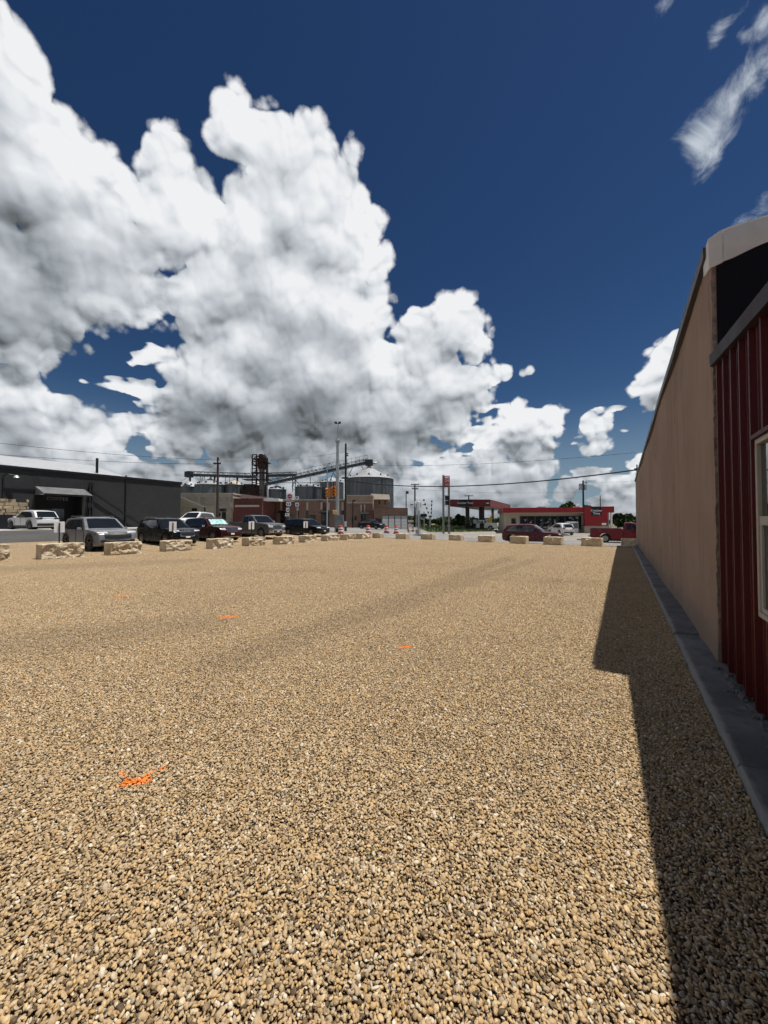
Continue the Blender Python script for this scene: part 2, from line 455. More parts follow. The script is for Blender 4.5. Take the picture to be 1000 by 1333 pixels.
# dry grass and bare earth out to the horizon
m_, N, b = node_mat('dry_grass_ground'); v = N.new('ShaderNodeTexCoord').outputs['Object']
n1 = N.noise(v, .12, 8, .6)[0]; n2 = N.noise(v, 3.0, 6, .7)[0]
c = N.mix(N.rng(n1, .35, .65), (.085, .085, .035, 1), (.23, .18, .11, 1)); c = N.mix(N.m('MULTIPLY', n2, .5), c, (.12, .11, .06, 1))
N.put(b.inputs['Base Color'], c); b.inputs['Roughness'].default_value = .95; bump_to(N, b, n2, .6, .05)
xs = [-3500, -1200, -500, -250, -160] + fr(-120, 120, 4) + [160, 250, 500, 1200, 3500]
ys = [-800, -250, -80] + fr(-40, 160, 4) + [220, 320, 500, 900, 1800, 4000]
land_grid('ground', xs, ys, [], -.22, m_)

# gravel lot: fine gravel sheet that shows between the pebbles and takes over far away
ORANGE_MARKS = []
for (x0, y0, x1, y1, w) in [(163, 1021, 190, 1017, .035), (158, 1006, 168, 1016, .012), (186, 1012, 215, 1000, .012), (521, 843.5, 533, 842, .04), (289, 804.5, 304, 803, .07), (153, 777, 166, 775, .05)]:
    p, q = ground(x0, y0), ground(x1, y1); ORANGE_MARKS.append((p, q, w))
def gravel_colour(N, rnd, v):
    """warm river gravel: mostly tan, some buff, ochre, grey, white and dark stones"""
    c = N.ramp(rnd, [(0, (.06, .038, .022)), (.07, (.18, .118, .055)), (.18, (.36, .25, .13)), (.36, (.56, .39, .20)), (.52, (.44, .315, .175)), (.66, (.67, .49, .27)),
                     (.78, (.52, .32, .115)), (.88, (.40, .335, .25)), (.94, (.66, .55, .38)), (1.0, (.76, .68, .54))])
    geo = N.new('ShaderNodeNewGeometry').outputs['Position']
    big = N.noise(geo, .32, 4, .6)[0]
    st = N.noise(N.vm('MULTIPLY', geo, (.16, .55, 0)), 1.0, 3, .55)[0]
    dk = N.m('ADD', N.m('MULTIPLY', N.rng(big, .45, .75), .20), N.m('MULTIPLY', N.rng(st, .54, .74), .22))
    # tyre tracks pressed into the gravel
    for (x0, y0, x1, y1, w) in [(665, 726, 300, 862, .30), (700, 728, 420, 822, .24), (-40, 846, 240, 812, .55), (-20, 742, 230, 731, .8)]:
        p, q = ground(x0, y0), ground(x1, y1); ab = q - p; pa = N.vm('SUBTRACT', geo, tuple(p))
        t = N.m('DIVIDE', N.vm('DOT_PRODUCT', pa, tuple(ab)), ab.length_squared, clamp=True)
        dist = N.vm('LENGTH', N.vm('SUBTRACT', pa, N.vm('SCALE', tuple(ab), scale=t)))
        k = N.rng(N.m('ADD', dist, N.m('MULTIPLY', N.m('SUBTRACT', big, .5), 1.2)), w * 2.0, w * .3, 0, .30)
        dk = N.m('MAXIMUM', dk, k)
    c = N.mix(dk, c, (.17, .125, .078, 1))
    sp = N.noise(geo, 55.0, 3, .7)[0]; sp2 = N.noise(geo, 14.0, 2, .6)[0]
    for p, q, w in ORANGE_MARKS:
        ab = q - p; L2 = ab.length_squared
        pa = N.vm('SUBTRACT', geo, tuple(p))
        t = N.m('DIVIDE', N.vm('DOT_PRODUCT', pa, tuple(ab)), L2, clamp=True)
        dist = N.vm('LENGTH', N.vm('SUBTRACT', pa, N.vm('SCALE', tuple(ab), scale=t)))
        k = N.m('SUBTRACT', 1.15, N.m('DIVIDE', dist, w)); k = N.m('ADD', k, N.m('ADD', N.m('MULTIPLY', N.m('SUBTRACT', sp, .5), 3.4), N.m('MULTIPLY', N.m('SUBTRACT', sp2, .5), 1.6)))
        c = N.mix(N.m('MULTIPLY', N.rng(k, .1, .5), .93), c, (1.0, .26, .015, 1))
    return c
m_, N, b = node_mat('gravel_bed'); v = N.new('ShaderNodeNewGeometry').outputs['Position']
vo = N.voro(v, 52.0, 'F1'); vo2 = N.voro(v, 52.0, 'DISTANCE_TO_EDGE')
sepc = N.new('ShaderNodeSeparateColor'); N.put(sepc.inputs[0], vo[1])
c = gravel_colour(N, sepc.outputs[0], v); c = N.mix(N.rng(vo2[0], 0.0, .10, .55, 0), c, (.10, .07, .045, 1))
sL = N.m('SUBTRACT', N.vm('DOT_PRODUCT', v, (ROW_AN.x, ROW_AN.y, 0)), ROW_A.dot(ROW_AN))
c = N.mix(N.rng(sL, 2.2, 3.0, .85, 0), c, (.19, .135, .080, 1))           # soil and fines between the loose stones
N.put(b.inputs['Base Color'], c); b.inputs['Roughness'].default_value = .8; bump_to(N, b, N.rng(vo2[0], 0, .22), .8, .012)
GRAVEL_BED = m_
P0 = V2(0, 0)
land_grid('gravel_lot', fr(-72, 40, 1.5), fr(-10, 62, 1.5), [(A_at(10.4), ROW_AN), (B_at(1.0), ROW_BN), (WA * (SLAB_L + .02), WA)], -.010, GRAVEL_BED)

# pebbles: tiles of loose stones laid over the lot
m_, N, b = node_mat('pebble_stone'); v = N.new('ShaderNodeTexCoord').outputs['Object']
isl = N.new('ShaderNodeNewGeometry').outputs['Random Per Island']
oi = N.new('ShaderNodeObjectInfo').outputs['Random']
rr = N.m('FRACT', N.m('ADD', isl, N.m('MULTIPLY', oi, 7.31)))
c = gravel_colour(N, rr, v); gr = N.noise(v, 260, 3, .6)[0]
c = N.mix(N.rng(gr, .3, .75, 0, .35), c, (.20, .15, .10, 1))
N.put(b.inputs['Base Color'], c); b.inputs['Roughness'].default_value = .62; b.inputs['Specular IOR Level'].default_value = .35
PEBBLE = m_
import numpy as np
def ico(sub):
    bm = bmesh.new(); bmesh.ops.create_icosphere(bm, subdivisions=sub, radius=1); bm.verts.ensure_lookup_table(); bm.verts.index_update()
    vs = np.array([v.co[:] for v in bm.verts]); fs = np.array([[v.index for v in f.verts] for f in bm.faces]); bm.free(); return vs, fs
TILE = 0.0112 * 54
def pebble_tile(seed):
    rs = np.random.RandomState(seed); use, uf = ico(2)
    vs = []; fs = []; n0 = 0; st = .0112; k = int(round(TILE / st))
    for j in range(k):
        for i in range(k):
            big = rs.rand() < .10
            a = (.0062 + .0054 * rs.rand() ** 2) * (1.45 if big else 1)
            ax = np.array([a, a * (.55 + .4 * rs.rand()), a * (.30 + .24 * rs.rand())])
            p = use * (1 + .30 * (rs.rand(len(use), 1) - .5)) * ax
            yaw = rs.rand() * 6.283; til = (rs.rand() - .5) * 1.5; rol = (rs.rand() - .5) * 1.5
            if rs.rand() < .12: til *= 2.0
            cz, sz = math.cos(yaw), math.sin(yaw); cx, sx = math.cos(til), math.sin(til); cy, sy = math.cos(rol), math.sin(rol)
            Rm = np.array([[cz,-sz,0],[sz,cz,0],[0,0,1]]) @ np.array([[1,0,0],[0,cx,-sx],[0,sx,cx]]) @ np.array([[cy,0,sy],[0,1,0],[-sy,0,cy]])
            c0 = np.array([(i + .5 + (rs.rand() - .5) * 1.2) * st - TILE / 2, (j + .5 + (rs.rand() - .5) * 1.2) * st - TILE / 2, -.003 + rs.rand() * .011])
            vs.append(p @ Rm.T + c0); fs.append(uf + n0); n0 += len(use)
    vs = np.concatenate(vs); fs = np.concatenate(fs)
    me = bpy.data.meshes.new('pebbles'); me.vertices.add(len(vs)); me.vertices.foreach_set('co', vs.ravel())
    me.loops.add(fs.size); me.loops.foreach_set('vertex_index', fs.ravel()); me.polygons.add(len(fs))
    me.polygons.foreach_set('loop_start', np.arange(0, fs.size, 3)); me.polygons.foreach_set('use_smooth', np.ones(len(fs), bool))
    me.update(calc_edges=True); me.materials.append(PEBBLE)
    return me
tiles = bpy.data.collections.new('pebble_tiles')
for k in range(4):
    o = bpy.data.objects.new('pebble_tile', pebble_tile(11 + k)); tiles.objects.link(o)
pts = []
for k in range(-8, 110):                                     # rows squared up to the concrete strip
    for j in range(0, 130):
        p = WS * (k * TILE) + WA * (SLAB_L - TILE * (j + .5) - .004)
        if (p - ROW_A).dot(ROW_AN) > 2.6 or (p - ROW_B).dot(ROW_BN) > .7 or p.y < -5: continue
        if abs(p.x) > 6 + 1.35 * max(0, p.y): continue
        pts.append((p.x, p.y, 0))
def tile_object(name, pts, rz):
    me = bpy.data.meshes.new(name); me.from_pydata(pts, [], []); me.materials.append(PEBBLE)
    o = bpy.data.objects.new(name, me); col.objects.link(o); o['kind'] = 'stuff'
    ng = bpy.data.node_groups.new(name, 'GeometryNodeTree')
    ng.interface.new_socket('Geometry', in_out='INPUT', socket_type='NodeSocketGeometry'); ng.interface.new_socket('Geometry', in_out='OUTPUT', socket_type='NodeSocketGeometry')
    gi = ng.nodes.new('NodeGroupInput'); go = ng.nodes.new('NodeGroupOutput')
    ip = ng.nodes.new('GeometryNodeInstanceOnPoints'); ci = ng.nodes.new('GeometryNodeCollectionInfo')
    ci.inputs['Collection'].default_value = tiles; ci.inputs['Separate Children'].default_value = True; ci.inputs['Reset Children'].default_value = True
    rv = ng.nodes.new('FunctionNodeRandomValue'); rv.data_type = 'INT'; rv.inputs[4].default_value = 0; rv.inputs[5].default_value = 3
    mu = ng.nodes.new('ShaderNodeMath'); mu.operation = 'MULTIPLY'; mu.inputs[1].default_value = PI / 2
    ad = ng.nodes.new('ShaderNodeMath'); ad.operation = 'ADD'; ad.inputs[1].default_value = rz
    cx = ng.nodes.new('ShaderNodeCombineXYZ'); L = ng.links.new
    L(gi.outputs[0], ip.inputs['Points']); L(ci.outputs[0], ip.inputs['Instance']); ip.inputs['Pick Instance'].default_value = True
    L(rv.outputs[2], mu.inputs[0]); L(mu.outputs[0], ad.inputs[0]); L(ad.outputs[0], cx.inputs[2]); L(cx.outputs[0], ip.inputs['Rotation'])
    L(ip.outputs[0], go.inputs[0])
    o.modifiers.new('stones', 'NODES').node_group = ng
    return tag(o)
tag(tile_object('gravel', pts, -WALL_ANG), 'loose tan river gravel covering the open lot', 'gravel', kind='stuff')

# streets
def asphalt(name, c0, c1, crack=.5):
    m_, N, b = node_mat(name); v = N.new('ShaderNodeTexCoord').outputs['Object']
    n1 = N.noise(v, .35, 6, .6)[0]; n2 = N.noise(v, 60, 4, .7)[0]
    cr = N.voro(N.vm('ADD', v, N.vm('SCALE', N.noise(v, .8, 4, .6)[1], scale=1.6)), .22, 'DISTANCE_TO_EDGE')[0]
    c = N.mix(N.rng(n1, .3, .7), (*c0, 1), (*c1, 1)); c = N.mix(N.m('MULTIPLY', n2, .35), c, tuple(x * .6 for x in c0) + (1,))
    c = N.mix(N.rng(cr, 0.0, .006, crack, 0), c, (.03, .03, .03, 1))
    N.put(b.inputs['Base Color'], c); b.inputs['Roughness'].default_value = .9; bump_to(N, b, n2, .35, .01)
    return m_
ASPH = asphalt('street_asphalt', (.060, .058, .054), (.095, .092, .086))
HWY = asphalt('highway_surface', (.22, .21, .195), (.30, .285, .265), .2)
STN = asphalt('station_concrete', (.26, .235, .20), (.36, .325, .27), .6)
land_grid('street', fr(-110, 30, 2), fr(-20, 90, 2), [(A_at(19.6), ROW_AN), (A_at(10.2), -ROW_AN), (B_at(2), ROW_BN)], .006, ASPH)
land_grid('sidewalk', fr(-110, 30, 2), fr(-20, 90, 2), [(A_at(31), ROW_AN), (A_at(19.4), -ROW_AN), (B_at(2), ROW_BN)], .010, CONC)
land_grid('highway', fr(-90, 110, 2), fr(-60, 130, 2), [(B_at(17.2), ROW_BN), (B_at(.9), -ROW_BN)], .012, HWY)
land_grid('station_forecourt', fr(0, 110, 2), fr(-60, 130, 2), [(B_at(52), ROW_BN), (B_at(17.0), -ROW_BN), (V2(9, 0), V2(-1, 0))], .004, STN)
land_grid('cross_street', fr(-60, 20, 2), fr(20, 110, 2), [(B_at(60), ROW_BN), (B_at(16.8), -ROW_BN), (V2(9.2, 0), V2(1, 0))], .008, HWY)
def strip(name, s0, s1, u0, u1, off, h, material, step=1.0):
    """a band parallel to the highway, thick enough to be a kerb or thin enough to be paint"""
    mb = MB(); n = max(1, int((u1 - u0) / step)); prev = None
    for i in range(n + 1):
        u = u0 + (u1 - u0) * i / n; q = []
        for s in (s0, s1):
            p = ROW_B + ROW_BD * u + ROW_BN * s; z = T(p.x, p.y) + off
            q += [(p.x, p.y, z - .02 if h > .02 else z), (p.x, p.y, z + h)]
        if prev: mb.hexa([prev[0], prev[2], q[2], q[0], prev[1], prev[3], q[3], q[1]])
        prev = q
    return mb.build(name, material, kind='structure')
LINEW = mat('road_line_white', (.62, .61, .58), .8, 0, .15, vs=4, dirt=.3); LINEY = mat('road_line_yellow', (.55, .36, .05), .8, 0, .15, vs=4, dirt=.3)
strip('kerb', 17.0, 17.25, 10, 16, .01, .13, CONC); strip('kerb', 17.0, 17.25, 30, 46, .01, .13, CONC)
strip('edge_line', 3.2, 3.35, -60, 70, .034, .004, LINEW); strip('edge_line', 15.6, 15.75, -60, 70, .034, .004, LINEW)
strip('centre_line', 9.2, 9.32, -60, -8, .034, .004, LINEY); strip('centre_line', 9.2, 9.32, 6, 70, .034, .004, LINEY)
strip('stop_line', 2.2, 2.7, -16, -11, .036, .004, LINEW, 1.0)
# rough grass verge between the highway and the far trees
GRASSY = mat('verge_grass', (.075, .10, .035), .95, 0, .5, vs=2.0, bump=.8, bs=15)
land_grid('verge', fr(0, 60, 2), fr(40, 160, 2), [(B_at(80), ROW_BN), (B_at(17.3), -ROW_BN), (V2(19.5, 0), V2(1, 0)), (V2(6.5, 0), V2(-1, 0)), (V2(0, 62), V2(0, -1))], .012, GRASSY)

# ================================================================ stucco and red metal buildings on the right
def rib_wall(mb, y0, y1, x, z0, ztop, pitch=.30, d=.038, side=-1):
    """ribbed metal sheet lying in the plane x, ribs standing out on the -x side; ztop(y) gives the upper edge"""
    ys = [y0]; xs = [0]; k = 0; y = y0
    prof = [(0, 0), (.02, d), (.055, d), (.075, 0), (.15, 0), (.16, .008), (.18, .008), (.19, 0), (.23, 0), (.24, .008), (.26, .008), (.27, 0)]
    pts = []
    while y < y1:
        for dy, dx in prof:
            if y + dy < y1: pts.append((y + dy, dx))
        y += pitch
    pts.append((y1, 0))
    vs = []; fs = []
    for (yy, dx) in pts: vs += [(x + side * dx, yy, z0), (x + side * dx, yy, ztop(yy)), (x + .03, yy, z0), (x + .03, yy, ztop(yy))]
    for i in range(len(pts) - 1):
        a = i * 4; b_ = a + 4
        fs += [(a, b_, b_ + 1, a + 1), (a + 2, a + 3, b_ + 3, b_ + 2), (a + 1, b_ + 1, b_ + 3, a + 3), (a, a + 2, b_ + 2, b_)]
    n = len(pts) - 1
    fs += [(0, 1, 3, 2), (n * 4, n * 4 + 2, n * 4 + 3, n * 4 + 1)]
    return mb.add(vs, fs)

# stucco
m_, N, b = node_mat('tan_stucco'); v = N.new('ShaderNodeTexCoord').outputs['Object']
n1 = N.noise(v, .7, 6, .6)[0]; n2 = N.noise(N.vm('MULTIPLY', v, (1, 3.2, .35)), 1.6, 6, .65)[0]; n3 = N.noise(v, 120, 4, .7)[0]
c = N.mix(N.rng(n1, .3, .7), (.25, .172, .128, 1), (.315, .222, .168, 1))
c = N.mix(N.rng(n2, .48, .74, 0, .55), c, (.165, .117, .088, 1))
sepv = N.new('ShaderNodeSeparateXYZ'); N.put(sepv.inputs[0], v)
spl = N.m('ADD', sepv.outputs[2], N.m('MULTIPLY', N.m('SUBTRACT', N.noise(v, 2.5, 5, .7)[0], .5), .9))
c = N.mix(N.rng(spl, .55, .1, 0, .5), c, (.17, .13, .10, 1))
ck = N.voro(N.vm('ADD', N.vm('MULTIPLY', v, (1, 1, .22)), N.vm('SCALE', N.noise(v, 1.3, 5, .7)[1], scale=.55)), .32, 'DISTANCE_TO_EDGE')[0]
c = N.mix(N.rng(ck, 0, .007, .75, 0), c, (.12, .085, .065, 1))
N.put(b.inputs['Base Color'], c); b.inputs['Roughness'].default_value = .92; bump_to(N, b, N.m('ADD', n3, N.m('MULTIPLY', n1, 1.5)), .35, .01)
STUCCO = m_
NAVY = mat('dark_membrane', (.004, .005, .009), .8, 0, .3, vs=2, bump=.2, bs=8, spec=.2)
MEMB = mat('white_roof_membrane', (.62, .61, .58), .5, 0, .08, vs=3, bump=.35, bs=7, dirt=.15)
CAPM = mat('dark_coping_metal', (.05, .05, .06), .5, .2, .15)
REDM = mat('red_sheet_metal', (.055, .0025, .0035), .5, .0, .10, vs=1.2, spec=.16)
TRIM = mat('bronze_trim', (.028, .020, .026), .6, 0, .1, spec=.2)
MORTAR = mat('crumbling_mortar', (.20, .155, .12), .95, 0, .4, vs=14, bump=1.0, bs=25)
FRAMEW = mat('window_frame_vinyl', (.36, .335, .30), .5, 0, .06, dirt=.1)
S0, S1 = 5.50, 31.6
def ztop(s):
    P_ = [(5.4, 4.69), (8.2, 4.60), (8.3, 4.64), (12.5, 4.66), (12.6, 4.61), (26, 4.42), (32, 4.34)]
    for (a, va), (b_, vb) in zip(P_[:-1], P_[1:]):
        if s <= b_: return va + (vb - va) * max(0, s - a) / (b_ - a)
    return P_[-1][1]
root = thing('stucco_building', 'long tan stucco building with dark coping and white roofing membrane flap', 'building', (0, 0, 0), -WALL_ANG)
mb = MB(); ss = [S0 + .0 + i * .4 for i in range(int((S1 - S0) / .4))] + [S1]; rr_ = random.Random(3)
vs = []; fs = []; zs = [0.0, .35, .8, 1.4, 2.0, 2.7, 3.4]
for s in ss:
    wob = .012 * math.sin(s * .9) + .006 * rr_.random()
    for j in range(len(zs) + 1):
        z = zs[j] if j < len(zs) else ztop(s)
        vs.append((WALL_L + wob + .006 * rr_.random() - (.012 if j == 0 else 0), s, z))
nz = len(zs) + 1; n = len(ss)
for i in range(n - 1):
    for j in range(nz - 1): fs.append((i * nz + j, (i + 1) * nz + j, (i + 1) * nz + j + 1, i * nz + j + 1))
k0 = len(vs)
for s in ss: vs += [(WALL_L + .28, s, 0), (WALL_L + .28, s, ztop(s))]
for i in range(n - 1):
    a = k0 + 2 * i; fs.append((a, a + 1, a + 3, a + 2)); fs.append((i * nz + nz - 1, (i + 1) * nz + nz - 1, a + 3, a + 1))
fs.append(tuple(range(nz)) + (k0 + 1, k0)); fs.append(tuple((n - 1) * nz + j for j in range(nz)) + (k0 + 2 * (n - 1) + 1, k0 + 2 * (n - 1)))
mb.add(vs, fs); mb.build('stucco_wall', STUCCO, root, smooth=True)
mb = MB(); mb.box(WALL_L + .035, 14, S0 - .012, S0 + .30, 2.4, 4.66); mb.box(WALL_L + .3, 14, S0 + .30, S1 - .1, 3.9, 4.1); mb.box(WALL_L + .3, 14, S1 - .3, S1 - .05, -.2, 4.1)
mb.build('end_wall', NAVY, root)
# crumbling edge of the stucco at the near corner
mb = MB()
z = .06
while z < 4.3:
    h = .06 + rr_.random() * .14; w = .006 + rr_.random() * .016
    mb.hexa([(WALL_L - .004 - rr_.random() * .014, S0 - w, z), (WALL_L + .026, S0 - w * .7, z), (WALL_L + .026, S0 + .03, z), (WALL_L - .002, S0 + .03, z),
             (WALL_L - .004 - rr_.random() * .014, S0 - w * rr_.random(), z + h), (WALL_L + .026, S0 - w, z + h), (WALL_L + .026, S0 + .03, z + h), (WALL_L - .002, S0 + .03, z + h)]); z += h
mb.build('broken_edge', MORTAR, root)
# coping along the top, in separate lengths
s = S0 + .12; first = True
while s < S1 - .2:
    e = min(s + 2.6 + rr_.random() * .4, S1); j = .012 * rr_.random()
    mb = MB(); za, zb = ztop(s), ztop(e - .012)
    mb.hexa([(WALL_L - .045 - j, s, za - .07), (WALL_L + .33, s, za - .07), (WALL_L + .33, e - .012, zb - .07), (WALL_L - .045 - j, e - .012, zb - .07),
             (WALL_L - .05 - j, s, za + .045 + j), (WALL_L + .33, s, za + .02), (WALL_L + .33, e - .012, zb + .02), (WALL_L - .05 - j, e - .012, zb + .045 + j)])
    mb.build('coping', CAPM, root); s = e
# white membrane: a wrapped cap at the corner and a sagging flap beyond it
mb = MB()
def sheet(P, th=.012):
    a = [Vector(p) for p in P]
    for q in (0, 1): pass
    n_ = len(a); off_ = Vector((0, -th, 0))
    mb.add([p for p in a] + [p + off_ for p in a], [tuple(range(n_)), tuple(range(2 * n_ - 1, n_ - 1, -1))] + [(i, (i + 1) % n_, n_ + (i + 1) % n_, n_ + i) for i in range(n_)])
mb.hexa([(WALL_L - .030, S0 - .02, 4.40), (WALL_L + .09, S0 - .03, 4.43), (WALL_L + .09, S0 + .30, 4.48), (WALL_L - .030, S0 + .30, 4.48),
         (WALL_L - .034, S0 - .02, 4.74), (WALL_L + .09, S0 - .03, 4.80), (WALL_L + .09, S0 + .30, 4.79), (WALL_L - .034, S0 + .30, 4.74)])
o = mb.build('membrane_cap', MEMB, root, bevel=.004)
mb = MB(); cols_ = 14; vs = []; fs = []
for i in range(cols_ + 1):
    t = i / cols_; x = WALL_L + .092 + t * 1.2
    ztp = 4.77 + .03 * t + .012 * math.sin(t * 9); zbt = 4.44 + (.36 * max(0, (t - .10) / .9) ** .9) + .015 * math.sin(t * 13)
    zbt = min(zbt, ztp - .04)
    for k in range(5):
        f = k / 4; vs.append((x, S0 - .016 - .016 * math.sin(f * PI) * (.3 + .7 * math.sin(t * 11 + f * 2) ** 2), zbt + (ztp - zbt) * f))
for i in range(cols_):
    for k in range(4): a = i * 5 + k; fs.append((a, a + 5, a + 6, a + 1))
mb.add(vs, fs); o = mb.build('membrane_flap', MEMB, root, smooth=True, angle=80); sd = o.modifiers.new('thick', 'SOLIDIFY'); sd.thickness = .012
mb = MB(); mb.bar((WALL_L + .1, S0 - .01, 4.79), (WALL_L + 1.3, S0 - .01, 4.815), .03, .02); mb.build('membrane_edge', WHITEP, root)

# red sheet metal building
RX = WALL_L + .034
def eave(s): return 3.20 + (s - 3.5) * .115
root = thing('red_metal_building', 'dark red ribbed metal building with bronze eave trim and vinyl window', 'building', (0, 0, 0), -WALL_ANG)
def er(s): return eave(s) - .05
WY0, WY1, WZ0, WZ1 = 2.92, 4.13, .85, 2.24
for (a, b_, z0, zf) in [(WY1, S0 - .035, .10, er), (-3.6, WY0, .10, er)]:
    rib_wall(mb := MB(), a, b_, RX, z0, zf); mb.build('wall_panel', REDM, root)
rib_wall(mb := MB(), WY0, WY1, RX, .10, lambda s: WZ0); mb.build('wall_panel', REDM, root)
rib_wall(mb := MB(), WY0, WY1, RX, WZ1, er); mb.build('wall_panel', REDM, root)
mb = MB(); a, e = -3.6, S0 - .03
mb.hexa([(RX - .075, a, eave(a) - .13), (RX + .05, a, eave(a) - .13), (RX + .05, e, eave(e) - .13), (RX - .075, e, eave(e) - .13),
         (RX - .08, a, eave(a)), (RX + .05, a, eave(a) + .01), (RX + .05, e, eave(e) + .01), (RX - .08, e, eave(e))])
mb.build('eave_trim', TRIM, root, bevel=.006)
mb = MB(); mb.hexa([(RX - .06, a, eave(a) - .02), (8, a, eave(a) + .9), (8, e, eave(e) + .9), (RX - .06, e, eave(e) - .02), (RX - .06, a, eave(a) + .015), (8, a, eave(a) + .95), (8, e, eave(e) + .95), (RX - .06, e, eave(e) + .015)])
mb.build('roof', REDM, root)
mb = MB(); mb.box(RX + .26, RX + .3, -3.6, S0 - .04, .1, 3.0); mb.build('inner_wall', mat('interior_dark', (.10, .09, .08), .9), root)
mb = MB(); mb.box(RX + .031, 8, -3.62, -3.6, .1, 3.0); mb.build('back_wall', REDM, root)
# window
win = MB()
fw = .042
for z0, z1 in ((WZ0, WZ0 + fw), (WZ1 - fw, WZ1)): win.box(RX - .022, RX + .06, WY0, WY1, z0, z1)
for y0, y1 in ((WY0, WY0 + fw), (WY1 - fw, WY1)): win.box(RX - .022, RX + .06, y0, y1, WZ0 + fw, WZ1 - fw)
wo_ = win.build('window', FRAMEW, root, bevel=.006)
WM = 1.60
mb = MB(); mb.box(RX - .012, RX + .05, WY0 + fw, WY1 - fw, WM - .035, WM + .035)
for y0, y1 in ((WY0 + fw, WY0 + fw + .035), (WY1 - fw - .035, WY1 - fw)): mb.box(RX - .010, RX + .04, y0, y1, WZ0 + fw, WM - .035)
mb.box(RX - .010, RX + .04, WY0 + fw + .035, WY1 - fw - .035, WZ0 + fw, WZ0 + fw + .035); mb.build('sash', FRAMEW, wo_, bevel=.004)
for z0, z1 in ((WM + .035, WZ1 - fw), (WZ0 + fw + .035, WM - .035)):
    mb = MB(); mb.box(RX + .006, RX + .012, WY0 + fw, WY1 - fw, z0, z1); mb.build('pane', mat('reflective_pane', (.03, .035, .035), .02, .0, .1, spec=1.0), wo_)
for k in range(9):
    y = WY0 + .12 + k * .12
    mb = MB(); mb.hexa([(RX + .05, y - .045, WZ0 + .06), (RX + .06, y - .05, WZ0 + .06), (RX + .09, y + .04, WZ0 + .06), (RX + .08, y + .045, WZ0 + .06), (RX + .05, y - .045, WZ1 - .06), (RX + .06, y - .05, WZ1 - .06), (RX + .09, y + .04, WZ1 - .06), (RX + .08, y + .045, WZ1 - .06)])
    mb.build('blind_slat', mat('blind', (.22, .20, .17), .8), wo_)
# drip trim over the window
mb = MB(); mb.box(RX - .045, RX, WY0 - .02, WY1 + .02, WZ1 + .002, WZ1 + .035); mb.build('head_flashing', REDM, wo_)

# concrete strip along the foot of both buildings
m_, N, b = node_mat('old_concrete_strip'); v = N.new('ShaderNodeTexCoord').outputs['Object']
n1 = N.noise(v, 1.1, 7, .65)[0]; n2 = N.noise(v, 90, 4, .7)[0]; n3 = N.noise(v, .45, 5, .6)[0]
c = N.mix(N.rng(n1, .32, .68), (.10, .095, .092, 1), (.20, .19, .185, 1)); c = N.mix(N.rng(n3, .50, .62, 0, .55), c, (.21, .215, .23, 1)); c = N.mix(N.rng(n2, .55, .8, 0, .5), c, (.09, .08, .07, 1))
n6 = N.noise(v, 7, 6, .7)[0]; c = N.mix(N.rng(n6, .50, .66, 0, .6), c, (.075, .068, .062, 1)); sv_ = N.new('ShaderNodeSeparateXYZ'); N.put(sv_.inputs[0], v)
c = N.mix(N.rng(N.m('ADD', sv_.outputs[0], N.m('MULTIPLY', N.m('SUBTRACT', n6, .5), .05)), SLAB_L + .055, SLAB_L + .02, 0, .65), c, (.34, .32, .29, 1))
N.put(b.inputs['Base Color'], c); b.inputs['Roughness'].default_value = .9; bump_to(N, b, N.m('ADD', N.m('ADD', n2, n6), N.m('MULTIPLY', n1, 3)), .7, .014)
SLABM = m_
root = thing('concrete_strip', 'narrow weathered concrete strip at the foot of the stucco wall', 'walkway', (0, 0, 0), -WALL_ANG); del root['category']; root['kind'] = 'structure'
s = -3.4; joints = [-3.4, .4, 3.3, 6.35, 6.75, 10.2, 14.0, 18.3, 22.6, 27.0, 31.2]
for a, e in zip(joints[:-1], joints[1:]):
    mb = MB(); vs = []; fs = []; nn = max(2, int((e - a) / .18)); prof = [(SLAB_L, -.05), (SLAB_L + .004, .030), (SLAB_L + .022, .050), (SLAB_L + .07, .056), (SLAB_L + .18, .058), (WALL_L + .02, .066), (WALL_L + .3, .068), (WALL_L + .3, -.05)]
    low = -.035 if abs(a - 6.35) < .01 else 0
    for i in range(nn + 1):
        y = a + .006 + (e - a - .012) * i / nn
        for k, (x, z) in enumerate(prof):
            vs.append((x + (rr_.random() - .5) * (.016 if k in (1, 2) else .004), y, z + (low + (rr_.random() - .5) * .010 if k > 0 and k < 7 else 0)))
    P = len(prof)
    for i in range(nn):
        for k in range(P - 1): q = i * P + k; fs.append((q, q + 1, q + P + 1, q + P))
    fs.append(tuple(range(P))); fs.append(tuple(nn * P + k for k in range(P)))
    mb.add(vs, fs); mb.build('slab', SLABM, root, smooth=True, angle=50)
# broken bits of mortar and stone along the red wall
mb = MB()
for k in range(150):
    y = 2.4 + rr_.random() * 2.9; r = .008 + .022 * rr_.random() ** 2; x = RX - .02 - abs(rr_.gauss(0, .035)); 
    a = [Vector((rr_.uniform(-1, 1), rr_.uniform(-1, 1), rr_.uniform(-.6, .6))) for _ in range(1)]
    yaw = rr_.random() * 6; c_, s_ = math.cos(yaw), math.sin(yaw); L_, W_, H_ = r * rr_.uniform(.9, 1.6), r, r * rr_.uniform(.5, .9)
    cs = [(-L_, -W_), (L_ * .9, -W_ * .8), (L_, W_), (-L_ * .8, W_ * .9)]
    q = [(x + u * c_ - w * s_, y + u * s_ + w * c_, .062) for u, w in cs] + [(x + .6 * (u * c_ - w * s_), y + .6 * (u * s_ + w * c_), .062 + H_ * 1.4) for u, w in cs]
    mb.hexa(q)
o = mb.build('rubble', mat('rubble_stone', (.12, .115, .11), .95, 0, .3, vs=20, bump=.6), None); o.rotation_euler = (0, 0, -WALL_ANG)
